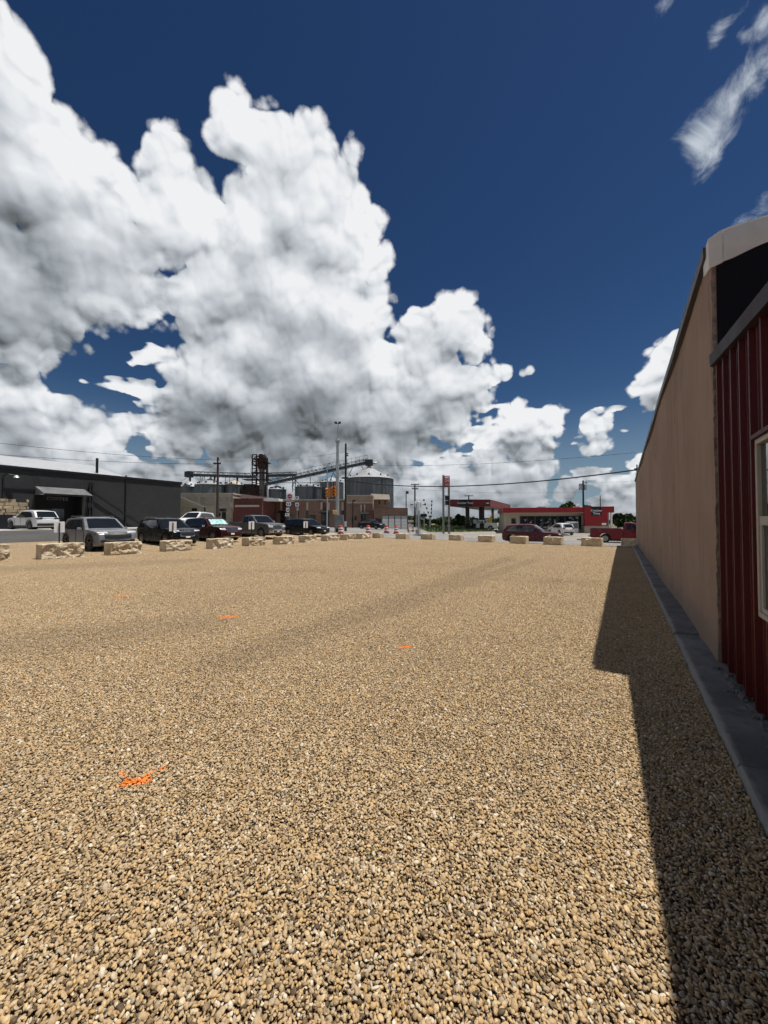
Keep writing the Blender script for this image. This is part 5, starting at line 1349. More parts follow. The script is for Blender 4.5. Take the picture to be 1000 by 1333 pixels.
mb.bar(A + Vector((0, -.75, 2.15)), B + Vector((0, -.75, 2.15)), .05); mb.build('handrail', DKSTEEL, r)
r = thing('level_conveyor', 'level conveyor bridging from the rusty tower to the inclined conveyor', 'conveyor', (0, 0, 0))
A, B = at(349, 620.5, 105), at(386, 619.5, 105); mb = MB(); truss(mb, A, B, 1.3, 1.0, 9); mb.build('truss', DKSTEEL, r); mb = MB(); mb.bar(A + Vector((0, 0, .3)), B + Vector((0, 0, .3)), .9, .5); mb.build('belt_cover', MATS['conveyor_cover'], r)
mb = MB()
for px in (381, 385):
    mb.bar(at(px, 620, 105), at(px, 640, 105), .18)
for k in range(4): mb.bar(at(381, 622 + 4.5 * k, 105), at(385, 626 + 4.5 * k, 105), .10)
mb.build('support_tower', DKSTEEL, r)
# rusty elevator tower
r = thing('elevator_tower', 'rusty steel grain elevator tower rising above the brick buildings', 'tower', (0, 0, 0))
Yt = 106; L_ = lambda px: at(px, 678, Yt).x
mb = MB(); mb.box(L_(338.5), L_(343), Yt - .9, Yt + .9, .5, zat(611, Yt)); mb.build('casing', mat('weathered_casing', (.22, .20, .185), .8, .2, .25, dirt=.5), r)
mb = MB(); mb.box(L_(337), L_(344.5), Yt - 1.2, Yt + 1.2, zat(611, Yt) + .01, zat(597, Yt)); mb.build('upper_casing', RUST, r, bevel=.06)
hd = MB(); hd.lathe([(.01, -.7), (.72, -.7), (.72, .7), (.01, .7)], 18, 'y', (L_(340), Yt, zat(594.5, Yt))); hd.build('head_hood', RUST, r, smooth=True)
mb = MB(); mb.tube((L_(342.5), Yt, zat(593, Yt)), (L_(347), Yt, zat(598, Yt)), .55, .45); mb.tube((L_(347), Yt, zat(598, Yt)), (L_(347.5), Yt, zat(630, Yt)), .38, .38); mb.build('down_spout', RUST, r)
mb = MB(); z0, z1 = .5, zat(593, Yt); xL, xR_ = L_(330.5), L_(336.5)
for x in (xL, xR_):
    for y in (Yt - 1.6, Yt + 1.6): mb.bar((x, y, z0), (x, y, z1), .24)
n = 10
for k in range(n):
    za, zb2 = z0 + (z1 - z0) * k / n, z0 + (z1 - z0) * (k + 1) / n
    for y in (Yt - 1.6, Yt + 1.6): mb.bar((xL, y, za if k % 2 else zb2), (xR_, y, zb2 if k % 2 else za), .14); mb.bar((xL, y, zb2), (xR_, y, zb2), .2)
mb.build('stair_frame', RUST, r)
for py, a, b_ in [(598.5, 330, 346), (606.5, 330, 338), (602.5, 340, 350), (616, 329, 349), (625, 318, 352)]:
    z = zat(py, Yt); mb = MB(); mb.box(L_(a), L_(b_), Yt - 1.8, Yt + 1.8, z, z + .14)
    for q in range(6): x = L_(a) + (L_(b_) - L_(a)) * q / 5; mb.bar((x, Yt - 1.8, z), (x, Yt - 1.8, z + 1.1), .07)
    mb.bar((L_(a), Yt - 1.8, z + 1.1), (L_(b_), Yt - 1.8, z + 1.1), .07); mb.build('platform', RUST, r)
mb = MB()
for k in range(7):
    for q in range(8):
        x0, x1 = L_(316.5 + k * 3.9), L_(316.5 + (k + 1) * 3.9); za, zb2 = .4 + q * 1.18, .4 + (q + 1) * 1.18
        mb.bar((x0, Yt - 2, za), (x0, Yt - 2, zb2), .16); mb.bar((x0, Yt - 2, zb2), (x1, Yt - 2, zb2), .13)
        if (k + q) % 2: mb.bar((x0, Yt - 2, za), (x1, Yt - 2, zb2), .10)
mb.build('lower_frame', RUST, r)
mb = MB(); mb.box(L_(317), L_(331), Yt, Yt + 3, .3, zat(630, Yt)); mb.box(L_(332), L_(344), Yt + .95, Yt + 3, .3, zat(631, Yt)); mb.build('lower_bin', mat('rust_bin', (.075, .05, .042), .85, .1, .4, vs=1.0, dirt=.4), r)

# ================================================================ poles, wires, signals
def curve_cable(name, a, b_, sag, rad, label, grp='overhead cables'):
    a = Vector(a); b_ = Vector(b_); n = 24; pts = []
    for k in range(n + 1):
        t = k / n; p = a + (b_ - a) * t; p.z -= sag * 4 * t * (1 - t); pts.append(p)
    mb = MB(); mb.path(pts, rad, 5); o = mb.build(name, WIRE, None, smooth=True); return tag(o, label, 'cable', grp)
def wood_pole(px, pytop, Y, rad, label, arms=(), extra=None, metal=False, grp='utility poles'):
    p = onland(px, Y); zt = zat(pytop, Y) - p.z
    r = thing('utility_pole', label, 'pole', p, 0, grp)
    mb = MB(); mb.tube((0, 0, -.3), (0, 0, zt), rad, rad * .72, 12); mb.build('shaft', WOODP, r, smooth=True)
    for py, half in arms:
        z = zat(py, Y) - p.z; mb = MB(); mb.box(-half, half, -.12 - rad, -rad, z - .08, z + .08); a_ = mb.build('crossarm', WOODP, r)
        for k in (-.9, -.45, .45, .9):
            q = MB(); q.lathe([(.03, 0), (.06, .05), (.05, .12), (.07, .16), (.02, .22)], 8, 'z', (half * k, -.06 - rad, z + .08)); q.build('insulator', GALV, a_)
    return r, p, zt
r, p, zt = wood_pole(283, 595.5, 46, .17, 'dark wooden utility pole with a meter box near the beige building', [(603.8, .45)])
mb = MB(); mb.box(.35, 1.0, -.3, .25, zat(666, 46) - p.z, zat(662, 46) - p.z); mb.bar((.0, 0, zat(664, 46) - p.z), (.4, 0, zat(664, 46) - p.z), .08); mb.build('meter_box', BLACKM, r)
POLE_A = p; POLE_AT = p.z + zt
r, p, zt = wood_pole(450, 577.5, 49, .17, 'tall dark wooden pole beside the steel signal mast', [])
mb = MB(); mb.tube((0, 0, zt), (-.1, 0, zt + 1.2), .03, .02, 6); mb.bar((-.25, 0, zt + .9), (.1, 0, zt + .9), .04); mb.build('antenna', GALV, r)
for py in (591, 593.5, 600.5, 611): z = zat(py, 49) - p.z; mb = MB(); mb.box(-.1, .35 if py < 595 else .2, -.3, -.1, z - .07, z + .07); mb.build('bracket', DKSTEEL, r)
mb = MB(); mb.box(-.13, .15, -.19, -.17, zat(685.5, 49) - p.z, zat(678.6, 49) - p.z); mb.build('notice', REFLW, r)
mb = MB(); z = zat(622.5, 49) - p.z; mb.box(-.5, .35, -.35, -.16, z - .1, z + .1); mb.build('crossarm', DKSTEEL, r)
POLE_B = p
r, p, zt = wood_pole(540.3, 630, 78, .19, 'utility pole with two crossarms beyond the intersection', [(631, .85), (636.2, .65)])
POLE_C = p; POLE_CT = p.z + zt
r, p, zt = wood_pole(759.8, 625.5, 84, .22, 'wooden utility pole with transformer behind the store', [])
mb = MB(); mb.lathe([(.02, -.1), (.36, 0), (.36, 1.3), (.02, 1.4)], 14, 'z', (-.55, 0, zat(637.5, 84) - p.z)); mb.lathe([(.02, -.1), (.3, 0), (.3, 1.1), (.02, 1.2)], 14, 'z', (.5, 0, zat(637.5, 84) - p.z)); mb.build('transformer', GALV, r, smooth=True)
mb = MB(); mb.path([(0, 0, zat(628, 84) - p.z), (.5, 0, zat(627, 84) - p.z), (.8, 0, zat(629.5, 84) - p.z)], .06); mb.build('lamp_arm', DKSTEEL, r)
POLE_D = p; POLE_DT = p.z + zt
r, p, zt = wood_pole(610.5, 644.5, 95, .2, 'utility pole with a crossarm behind the fuel canopy', [(645.6, 1.1)])
r, p, zt = wood_pole(782, 645.5, 110, .14, 'slim pole beyond the store roof', [])
# tall steel signal mast with luminaires and a cabinet
Y = 46.5; p = onland(439.3, Y); r = thing('signal_mast', 'tall galvanised signal mast with floodlights on top', 'pole', p)
zt = zat(572, Y) - p.z; z2 = zat(551.5, Y) - p.z
mb = MB(); mb.tube((0, 0, -.2), (0, 0, zt), .24, .17, 16); mb.build('shaft', GALV, r, smooth=True)
mb = MB(); mb.tube((0, 0, zt), (.06, 0, z2), .05, .04, 8); mb.build('lamp_stem', GALV, r)
mb = MB(); mb.bar((-.25, 0, z2), (.30, 0, z2), .06); mb.build('lamp_bar', DKSTEEL, r)
for s in (-.2, .26): mb = MB(); mb.hexa([(s - .16, -.2, z2 - .05), (s + .16, -.2, z2 - .05), (s + .12, .12, z2 + .02), (s - .12, .12, z2 + .02), (s - .16, -.24, z2 + .2), (s + .16, -.24, z2 + .2), (s + .12, .1, z2 + .26), (s - .12, .1, z2 + .26)]); mb.build('floodlight', DKSTEEL, r)
mb = MB(); mb.lathe([(.25, zt - .35), (.30, zt - .3), (.30, zt - .05), (.2, zt + .02), (.02, zt + .05)], 16); mb.build('mast_cap', GALV, r, smooth=True)
p2 = onland(441.8, 45.6); r = thing('signal_cabinet', 'grey traffic signal control cabinet at the foot of the signal mast', 'cabinet', p2)
h0, h1 = zat(688, 45.6) - p2.z, zat(670.5, 45.6) - p2.z
mb = MB(); mb.box(-.55, .48, -.35, .35, h0, h1); mb.build('case', mat('cabinet_grey', (.17, .18, .19), .5, .3, .1), r, bevel=.03); mb = MB(); mb.box(-.30, .20, -.365, -.352, h0 + .25, h1 - .55); mb.build('door', mat('cabinet_door', (.21, .22, .23), .45, .3), r)
mb = MB(); mb.box(-.4, .35, -.28, .28, -.1, h0 - .002); mb.build('plinth', BLACKM, r)
p3 = onland(436.2, 45.9); r = thing('pedestrian_sign', 'small yellow pedestrian signal box on a thin post', 'sign', p3); z = zat(667, 45.9) - p3.z
mb = MB(); mb.tube((0, 0, -.1), (0, 0, z), .04, .04, 8); mb.build('post', YELLOW, r); mb = MB(); mb.box(-.24, .24, -.14, .14, z - .22, z + .26); mb.build('housing', mat('pale_yellow', (.75, .55, .22), .5), r, bevel=.03)
# slim lamp post
Y = 57; p = onland(426, Y); r = thing('lamp_post', 'slim grey street lamp post with two small heads', 'lamp post', p); zt = zat(606, Y) - p.z
mb = MB(); mb.tube((0, 0, -.2), (0, 0, zt), .13, .08, 10); mb.build('shaft', GALV, r, smooth=True)
mb = MB(); mb.bar((-.3, 0, zt - .5), (.35, 0, zt + .2), .06); mb.build('arm', GALV, r)
for s, z in ((-.3, zt - .45), (.35, zt + .25)): mb = MB(); mb.box(s - .1, s + .1, -.25, .05, z - .07, z + .07); mb.build('lamp_head', DKSTEEL, r, bevel=.02)
# hanging traffic signals
def signal(px, py, Y, rz, label):
    c = at(px, py, Y); r = thing('traffic_signal', label, 'traffic light', c, rz, 'traffic signals hanging from the span cable')
    mb = MB(); mb.box(-.17, .17, -.13, .13, -.58, .58); mb.build('housing', YELLOW, r, bevel=.03)
    for k in range(3):
        z = .40 - .40 * k; mb = MB(); mb.lathe([(.16, -.14), (.165, -.40), (.15, -.40), (.145, -.15)], 14, 'y', (0, 0, z)); mb.build('visor', YELLOW, r, smooth=True)
        mb = MB(); mb.lathe([(.001, -.175), (.09, -.165), (.14, -.15)], 14, 'y', (0, 0, z)); mb.build('lens', mat(['lens_red', 'lens_amber', 'lens_green'][k], [(.10, .005, .004), (.16, .07, .005), (.005, .05, .03)][k], .2), r, smooth=True)
    mb = MB(); mb.tube((0, 0, .62), (0, 0, 1.35), .03, .03, 8); mb.build('hanger', GALV, r)
    return r
signal(428.2, 641.5, 46.0, R(-75), 'dark sided traffic signal turned edge-on beside the orange one'); signal(432.6, 640, 45.5, R(35), 'orange traffic signal hanging before the signal mast'); signal(435.8, 639.6, 46.2, R(-12), 'orange traffic signal hanging nearest to the steel mast')
# route signs cluster
def route_post(px, Y, label, plates):
    p = onland(px, Y); r = thing('route_sign', label, 'sign', p, 0, 'highway route signs'); top = max(zat(a[2], Y) for a in plates) - p.z
    mb = MB(); mb.tube((0, 0, -.1), (0, 0, top - .1), .035, .035, 8); mb.build('post', GALV, r)
    for (x0, x1, y0, y1, kind) in plates:
        a, b_ = (x0 - px) / 500 * Y, (x1 - px) / 500 * Y; z0, z1 = zat(y1, Y) - p.z, zat(y0, Y) - p.z; cx_, cz_ = (a + b_) / 2, (z0 + z1) / 2; w, h = (b_ - a) / 2, (z1 - z0) / 2
        mb = MB(); fn = lambda u, w_, t: (cx_ + u, t, cz_ + w_)
        if kind == 'oct':
            mb.prism([(w * math.cos(R(22.5 + 45 * k)) * 1.06, h * math.sin(R(22.5 + 45 * k)) * 1.06) for k in range(8)], fn, -.06, -.04); mb.build('plate', SIGNRED, r)
            mb = MB(); mb.box(cx_ - w * .7, cx_ + w * .7, -.064, -.061, cz_ - h * .12, cz_ + h * .12); mb.build('legend', REFLW, r)
        elif kind == 'shield':
            mb.prism([(-w, -h), (w, -h), (w, h), (-w, h)], fn, -.05, -.04); mb.build('plate', mat('sign_black', (.02, .02, .02), .5), r)
            mb = MB(); mb.prism([(0, -h * .92), (w * .6, -h * .8), (w * .88, -h * .2), (w * .72, h * .35), (w * .85, h * .7), (w * .5, h * .92), (0, h * .78), (-w * .5, h * .92), (-w * .85, h * .7), (-w * .72, h * .35), (-w * .88, -h * .2), (-w * .6, -h * .8)], fn, -.056, -.051); o = mb.build('shield', REFLW, r)
            mb = MB(); mb.box(cx_ - w * .45, cx_ - w * .15, -.06, -.057, cz_ - h * .45, cz_ + h * .35); mb.box(cx_ + w * .1, cx_ + w * .45, -.06, -.057, cz_ - h * .45, cz_ + h * .35); mb.build('numerals', MATS['sign_black'], o)
        elif kind == 'arrow':
            mb.prism([(-w, -h), (w, -h), (w, h), (-w, h)], fn, -.05, -.04); mb.build('plate', REFLW, r)
            mb = MB(); mb.prism([(-w * .3, -h * .5), (w * .1, -h * .5), (w * .1, 0), (w * .5, 0), (-w * .1, h * .65), (-w * .65, 0), (-w * .3, 0)], fn, -.056, -.051); mb.build('arrow', MATS['sign_black'], r)
        else:
            mb.prism([(-w, -h), (w, -h), (w, h), (-w, h)], fn, -.05, -.04); mb.build('plate', mat('sign_pink', (.55, .42, .42), .5) if kind == 'pink' else REFLW, r)
route_post(377, 52, 'stack of route signs topped by a red octagon', [(374, 380.5, 643, 649, 'oct'), (373.5, 379.5, 649.4, 652, 'pink'), (371.8, 380, 653, 659.3, 'shield'), (372, 377.4, 660.4, 667, 'shield'), (371.4, 376.4, 668, 672, 'arrow')])
route_post(386.8, 53, 'pair of route signs standing beside the red octagon stack', [(384.2, 389.2, 646, 650.4, 'arrow'), (383.5, 390.2, 653.8, 660.2, 'shield'), (386, 389.2, 661, 664.6, 'pink')])
# cables
Wm = V2(0, 0) + WS * (S1 - .1) + WA * (WALL_L + .1); zc = zat(611.5, Wm.y)
r = thing('service_mast', 'short steel cable mast on the far end of the stucco wall', 'pole', (Wm.x, Wm.y, 4.3)); mb = MB(); mb.tube((0, 0, 0), (0, 0, zc - 4.3 + .35), .05, .05, 8); mb.build('pipe', GALV, r); mb = MB(); mb.box(-.16, .06, -.06, .06, zc - 4.36, zc - 4.2); mb.build('clamp', DKSTEEL, r)
pb = at(450, 625.5, 49); curve_cable('cable', pb, (Wm.x, Wm.y, zc), .95, .050, 'thick black cable slung from the stucco wall to the wooden pole')
curve_cable('cable', at(450, 604, 49), (Wm.x, Wm.y + .1, zc + 1.2), .5, .012, 'thin wire above the thick black cable')
curve_cable('cable', at(450, 625.8, 49), at(340, 626.5, 62), .25, .035, 'span cable carrying the traffic signals')
curve_cable('cable', (POLE_A.x, POLE_A.y, zat(599, 46)), at(-90, 566, 33), .35, .018, 'upper wire over the charcoal building')
curve_cable('cable', (POLE_A.x, POLE_A.y, zat(604, 46)), at(-90, 584, 33), .35, .018, 'lower wire over the charcoal building')
curve_cable('cable', (POLE_A.x, POLE_A.y, zat(603, 46)), at(236, 625.5, 60), .1, .016, 'short wire from the utility pole to the charcoal building')
curve_cable('cable', (POLE_A.x, POLE_A.y, zat(600, 46)), at(450, 588, 49), .4, .012, 'wire from the utility pole to the tall dark pole')
curve_cable('cable', (POLE_C.x, POLE_C.y, zat(637, 78)), (POLE_D.x, POLE_D.y, zat(640, 84)), .5, .016, 'wire behind the fuel canopy')
curve_cable('cable', (POLE_D.x, POLE_D.y, zat(628, 84)), at(900, 618, 90), .5, .016, 'wire from the transformer pole running off behind the stucco wall')
# wrapped signal standard, railway signals, lamp
Y = 47; p = onland(544.6, Y); r = thing('wrapped_signal', 'new signal post with heads wrapped in white plastic', 'traffic light', p); z0, z1, z2 = zat(665, Y) - p.z, zat(652.5, Y) - p.z, zat(660, Y) - p.z
for s in (-.28, .22): mb = MB(); mb.tube((s, 0, 0), (s * .75, 0, z1 - .3), .05, .05, 8); mb.build('leg', GALV, r)
mb = MB(); mb.tube((0, .02, 0), (0, .02, z1 - .2), .10, .09, 12); mb.build('post', GALV, r, smooth=True)
for s, a, b_ in ((-.36, z2, z1 - .02), (0, z0, z1), (.33, z2, z1 - .06)): mb = MB(); mb.lathe([(.02, a), (.10 if s else .2, a + .05), (.11 if s else .21, b_ - .06), (.02, b_)], 12, 'z', (s, -.1, 0)); mb.build('wrapped_head', mat('white_wrap', (.74, .76, .78), .35, 0, .06, bump=.5, bs=12), r, smooth=True)
mb = MB(); mb.box(-.6, .6, -.4, .4, -.05, .10); mb.build('base', BLACKM, r); 
for s in (-.75, .75): mb = MB(); mb.box(s - .12 + (-.1 if s < 0 else 0), s + .12, -.12, .12, zat(657.6, Y) - p.z, zat(656.4, Y) - p.z); mb.build('camera_head', DKSTEEL, r); mb = MB(); mb.bar((0, 0, zat(657, Y) - p.z), (s, 0, zat(657, Y) - p.z), .03); mb.build('arm', DKSTEEL, r)
Y = 70; p = onland(552.2, Y); r = thing('railway_signal', 'railway crossing signal with two black discs', 'railway signal', p)
mb = MB(); mb.tube((0, 0, 0), (0, 0, zat(666, Y) - p.z), .12, .10, 10); mb.build('post', GALV, r); zz = zat(670.9, Y) - p.z
mb = MB(); mb.bar((-.5, 0, zz), (.3, 0, zz), .08); mb.build('arm', BLACKM, r)
for s, rr in ((-.36, .34), (.22, .32)): mb = MB(); mb.lathe([(.001, -.12), (rr, -.12), (rr, -.08), (.001, -.08)], 20, 'y', (s, 0, zz)); mb.build('target_disc', BLACKM, r)
mb = MB(); mb.box(-.5, -.3, -.1, 0, zat(676.4, Y) - p.z, zat(674.6, Y) - p.z); mb.build('bell_box', GALV, r)
for px, lean, lb in ((559.5, -.028, 'raised striped crossing gate leaning left beside the railway signal'), (560.5, .004, 'raised striped crossing gate standing upright beyond the railway signal')):
    Y = 74 if lean < 0 else 80; p = onland(px, Y); r = thing('crossing_gate', lb, 'crossing gate', p, 0, 'raised railway crossing gates'); zb2, zt = zat(674, Y) - p.z, zat(650 if lean < 0 else 651.5, Y) - p.z
    mb = MB(); mb.tube((0, 0, 0), (0, 0, zb2), .11, .09, 8); mb.build('post', GALV, r); n = 9; dx = lean * 500 / 500 * Y * .6
    for k in range(n):
        za, zc2 = zb2 + (zt - zb2) * k / n, zb2 + (zt - zb2) * (k + 1) / n - .01; xa_, xb_ = dx * k / n + (.12 if lean > 0 else 0), dx * (k + 1) / n + (.12 if lean > 0 else 0)
        mb = MB(); mb.bar((xa_, 0, za), (xb_, 0, zc2), .15, .06); mb.build('stripe', REFLW if k % 2 else mat('gate_dark', (.07, .05, .05), .6), r)
        if k % 2 == 0: mb = MB(); mb.box(xa_ - .14, xa_ + .14, -.08, .05, za + .1, za + .4); mb.build('gate_lamp', DKSTEEL, r)
Y = 72; p = onland(528.8, Y); r = thing('flood_lamp', 'dark floodlight pole behind the brick garage', 'lamp post', p); zt = zat(642, Y) - p.z
mb = MB(); mb.tube((0, 0, 0), (0, 0, zt), .11, .08, 8); mb.build('shaft', DKSTEEL, r); mb = MB(); mb.hexa([(-.1, -.35, zt - .15), (.45, -.35, zt - .15), (.35, .2, zt - .1), (-.05, .2, zt - .1), (-.1, -.4, zt + .35), (.45, -.4, zt + .35), (.35, .15, zt + .4), (-.05, .15, zt + .4)]); mb.build('floodlight', DKSTEEL, r)
Y = 64; 
for px, py, lb in ((459.5, 651.8, 'black shoebox lamp post outside the brick office'),):
    p = onland(px, Y); r = thing('lamp_post', lb, 'lamp post', p); zt = zat(py, Y) - p.z; mb = MB(); mb.tube((0, 0, 0), (0, 0, zt), .10, .08, 8); mb.build('shaft', BLACKM, r); mb = MB(); mb.box(-.05, .45, -.2, .2, zt - .06, zt + .14); mb.build('lamp_head', BLACKM, r)
# traffic barrels
def barrel(px, py, label, k=1.0):
    p = ground(px, py); r = thing('traffic_barrel', label, 'traffic barrel', p, 0, 'orange and white traffic barrels')
    mb = MB(); mb.lathe([(.40, 0), (.42, .04), (.36, .09), (.33, .10), (.001, .10)], 20); mb.build('rubber_base', RUBBER, r, smooth=True)
    zs = [.10, .30, .45, .60, .75, .92]
    for i in range(5):
        ra, rb = .30 - .018 * i, .285 - .018 * i; mb = MB(); mb.lathe([(ra * .98, zs[i]), (ra, zs[i] + .015), (rb, zs[i + 1] - .015), (rb * .98, zs[i + 1])], 20); mb.build('stripe', ORANGE if i % 2 == 0 else REFLW, r, smooth=True)
    mb = MB(); mb.lathe([(.21, .92), (.16, .96), (.001, .97)], 20); mb.box(-.12, .12, -.02, .02, .96, 1.02); mb.build('lid', ORANGE, r, smooth=True)
barrel(479.5, 694.6, 'traffic barrel behind the block nearest the lot corner'); barrel(503.2, 694.0, 'traffic barrel behind the small corner block'); barrel(515.8, 694.8, 'traffic barrel behind the second block along the highway row'); barrel(443.6, 695.4, 'traffic barrel half hidden at the signal cabinet')
# low barrier boards by the wrapped signal
p = ground(537.5, 694.6); r = thing('barrier_board', 'low red and white barrier lying beside the wrapped signal post', 'barrier', p, R(-25))
for k in range(5): mb = MB(); mb.box(-.8 + .32 * k, -.8 + .32 * (k + 1) - .005, -.04, .04, .25, .5); mb.build('stripe', mat('faded_red', (.35, .06, .05), .6) if k % 2 == 0 else REFLW, r)
for s in (-.6, .6): mb = MB(); mb.box(s - .05, s + .05, -.3, .3, 0, .06); mb.box(s - .03, s + .03, -.03, .03, .06, .25); mb.build('foot', BLACKM, r)
# small white sign boards beside the garage
p = onland(534.8, 63); r = thing('advert_stack', 'stack of small white sign boards beside the garage', 'sign', p)
for y0, y1 in ((677, 680), (682.5, 686.5)): mb = MB(); mb.box(-.45, .45, -.03, .03, zat(y1, 63) - p.z, zat(y0, 63) - p.z); mb.build('board', mat('pale_board', (.62, .56, .50), .6, dirt=.2), r)
for s in (-.4, .4): mb = MB(); mb.tube((s, .05, 0), (s, .05, zat(677, 63) - p.z), .05, .05, 8); mb.build('post', BLACKM, r)

# ================================================================ fuel station
CANR = mat('canopy_red', (.17, .008, .013), .5, 0, .06, dirt=.06); STORER = mat('store_red', (.28, .007, .014), .55, 0, .05, dirt=.05)
SOFF = mat('canopy_soffit', (.42, .42, .41), .6); STOREW = mat('store_wall', (.42, .385, .31), .8, 0, .08, dirt=.15)
BRONZE = mat('column_bronze', (.06, .05, .05), .5, .3)
Yf = 72.0; xl, xr = at(586.3, 678, Yf).x, at(638.5, 678, Yf).x; zt, zb_ = zat(650.2, Yf), zat(659.3, Yf)
xr2, Yb = at(664.5, 678, 92).x, 84
r = thing('fuel_canopy', 'dark red fuel canopy on bronze columns with a black name panel', 'canopy', (0, 0, 0))
dirB = Vector((1, 0, 0)); depth = Vector((.437, .90, 0)).normalized() * 26
A = Vector((xl, Yf, 0)); B = Vector((xr, Yf, 0)); C_ = B + depth; D_ = A + depth
def quadbox(P, z0, z1): return [(*p.to_2d(), z0) for p in P] + [(*p.to_2d(), z1) for p in P]
ins = .25
mb = MB(); mb.hexa(quadbox([A + Vector((ins, ins, 0)), B + Vector((-ins, ins, 0)), C_ + Vector((-ins, -ins, 0)), D_ + Vector((ins, -ins, 0))], zb_ + .05, zt - .15)); mb.build('deck', SOFF, r)
def fascia(P, Q, nm='fascia_panel', n=1):
    d = (Q - P).normalized(); nrm = Vector((d.y, -d.x, 0)) * .0
    for k in range(n):
        a, b_ = P + (Q - P) * (k / n), P + (Q - P) * ((k + 1) / n) - d * .02; w = Vector((-d.y, d.x, 0)) * .2
        mb = MB(); mb.hexa(quadbox([a, b_, b_ + w, a + w], zb_, zt)); mb.build(nm, CANR, r)
fascia(A, B, n=5); fascia(B, C_, n=6); fascia(C_, D_, n=5); fascia(D_, A, n=6)
sx0, sx1 = at(597, 678, Yf).x, at(614.4, 678, Yf).x; mb = MB(); mb.box(sx0, sx1, Yf - .05, Yf - .003, zb_ + .06, zt - .06); nb_ = mb.build('name_panel', BLACKM, r)
text_mesh('name_lettering', 'Cracker Time', .52, TEXTW, r, ((sx0 + sx1) / 2, Yf - .06, (zb_ + zt) / 2), depth=.02, bold=.004)
mb = MB(); x = at(637.4, 678, Yf).x; mb.box(x - .62, x - .02, Yf - .04, Yf - .004, zb_ + .3, zt - .35); mb.build('price_logo', BLACKM, r); mb = MB(); mb.box(x - .56, x - .1, Yf - .05, Yf - .041, zb_ + .50, zb_ + .72); mb.build('logo_stripe', TEXTW, r)
for px, Yc_ in ((607.8, 74.5), (609.5, 80), (625.3, 75), (629, 74.6), (641.5, 86), (652, 90)):
    p = onland(px, Yc_); mb = MB(); mb.box(p.x - .22, p.x + .22, Yc_ - .22, Yc_ + .22, p.z, zb_ + .04); mb.build('column', BRONZE if px != 652 else mat('blue_column', (.10, .13, .18), .5), r)
# pumps
def pump(px, Y, label):
    p = onland(px, Y); r = thing('fuel_pump', label, 'fuel pump', p, R(8), 'fuel pumps under the canopy')
    mb = MB(); mb.box(-1.0, 1.0, -.7, .7, 0, .14); mb.build('island', CONC, r, bevel=.03)
    mb = MB(); mb.box(-.50, .50, -.32, .32, .142, 1.15); mb.build('cabinet', BLACKP, r, bevel=.02); mb = MB(); mb.box(-.45, .45, -.34, -.322, .25, .55); mb.build('red_skirt', REDPANEL, r)
    for s in (-.45, .45): mb = MB(); mb.box(s - .06, s + .06, -.2, .2, 1.152, 1.95); mb.build('upright', BLACKP, r)
    mb = MB(); mb.box(-.38, .38, -.16, .16, 1.25, 1.88); mb.build('display', mat('pump_display', (.55, .57, .60), .3), r)
    mb = MB(); mb.box(-.62, .62, -.3, .3, 1.952, 2.22); mb.build('topper', BLACKP, r, bevel=.02)
    for s in (-.53, .53): mb = MB(); mb.path([(s, -.1, 1.9), (s * 1.25, -.15, 1.3), (s * 1.2, -.15, .5), (s * 1.02, -.1, .9)], .025, 6); mb.build('hose', RUBBER, r)
pump(618, 73.5, 'fuel pump beside the leftmost canopy columns'); pump(634, 76, 'fuel pump with a yellow banner behind it')
for px, Y, lb, m__ in ((627.6, 72.8, 'dark waste bin at the middle canopy column', BLACKP), (651.5, 72.5, 'blue drum stand beside the canopy corner', mat('blue_plastic', (.03, .06, .12), .5)), (609.2, 73, 'low black bin at the left canopy column', BLACKP)):
    p = onland(px, Y); r = thing('waste_bin', lb, 'bin', p); mb = MB(); mb.lathe([(.40, 0), (.44, .05), (.46, .95), (.48, 1.0)], 14); mb.build('drum', m__, r, smooth=True); mb = MB(); mb.lathe([(.48, 1.0), (.42, 1.2), (.15, 1.32), (.001, 1.33)], 14); mb.build('lid', m__, r, smooth=True)
p = onland(639, 75.5); r = thing('banner', 'yellow banner standing by the rear fuel pump', 'banner', p); mb = MB(); mb.tube((0, 0, 0), (.35, 0, 3.3), .03, .02, 6); mb.build('pole', GALV, r)
mb = MB(); mb.prism([(-.5, 1.0), (.15, 1.0), (.38, 3.2), (.05, 2.6), (-.45, 2.1)], lambda u, w, t: (u, t, w), -.03, -.015); mb.build('flag', mat('banner_yellow', (.62, .42, .03), .7), r)
# price sign
Y = 58; p = onland(581.3, Y); r = thing('price_sign', 'tall two-legged fuel price sign with a red top board', 'sign', p)
PLG = mat('sign_leg_grey', (.22, .215, .21), .55, .3)
for a, y0 in ((577.4, 618.6), (584.6, 634)): x = (a - 581.3) / 500 * Y; mb = MB(); mb.box(x - .14, x + .14, -.14, .14, -.1, zat(y0, Y) - p.z); mb.build('leg', PLG, r)
def board(a0, a1, y0, y1, m__, nm): mb = MB(); mb.box((a0 - 581.3) / 500 * Y, (a1 - 581.3) / 500 * Y, -.22, .18, zat(y1, Y) - p.z, zat(y0, Y) - p.z); return mb.build(nm, m__, r, bevel=.02)
board(578.7, 585.6, 619.5, 633.4, mat('sign_board_red', (.48, .06, .05), .5, 0, .08), 'top_board'); board(579.6, 584.9, 645.8, 651, BLACKM, 'price_panel'); board(579.9, 584.9, 651.6, 657.4, BLACKM, 'price_panel')
mb = MB(); zz = zat(621.6, Y) - p.z; mb.box(-.25, .38, -.235, -.222, zz - .15, zz + .15); mb.build('white_emblem', TEXTW, r)
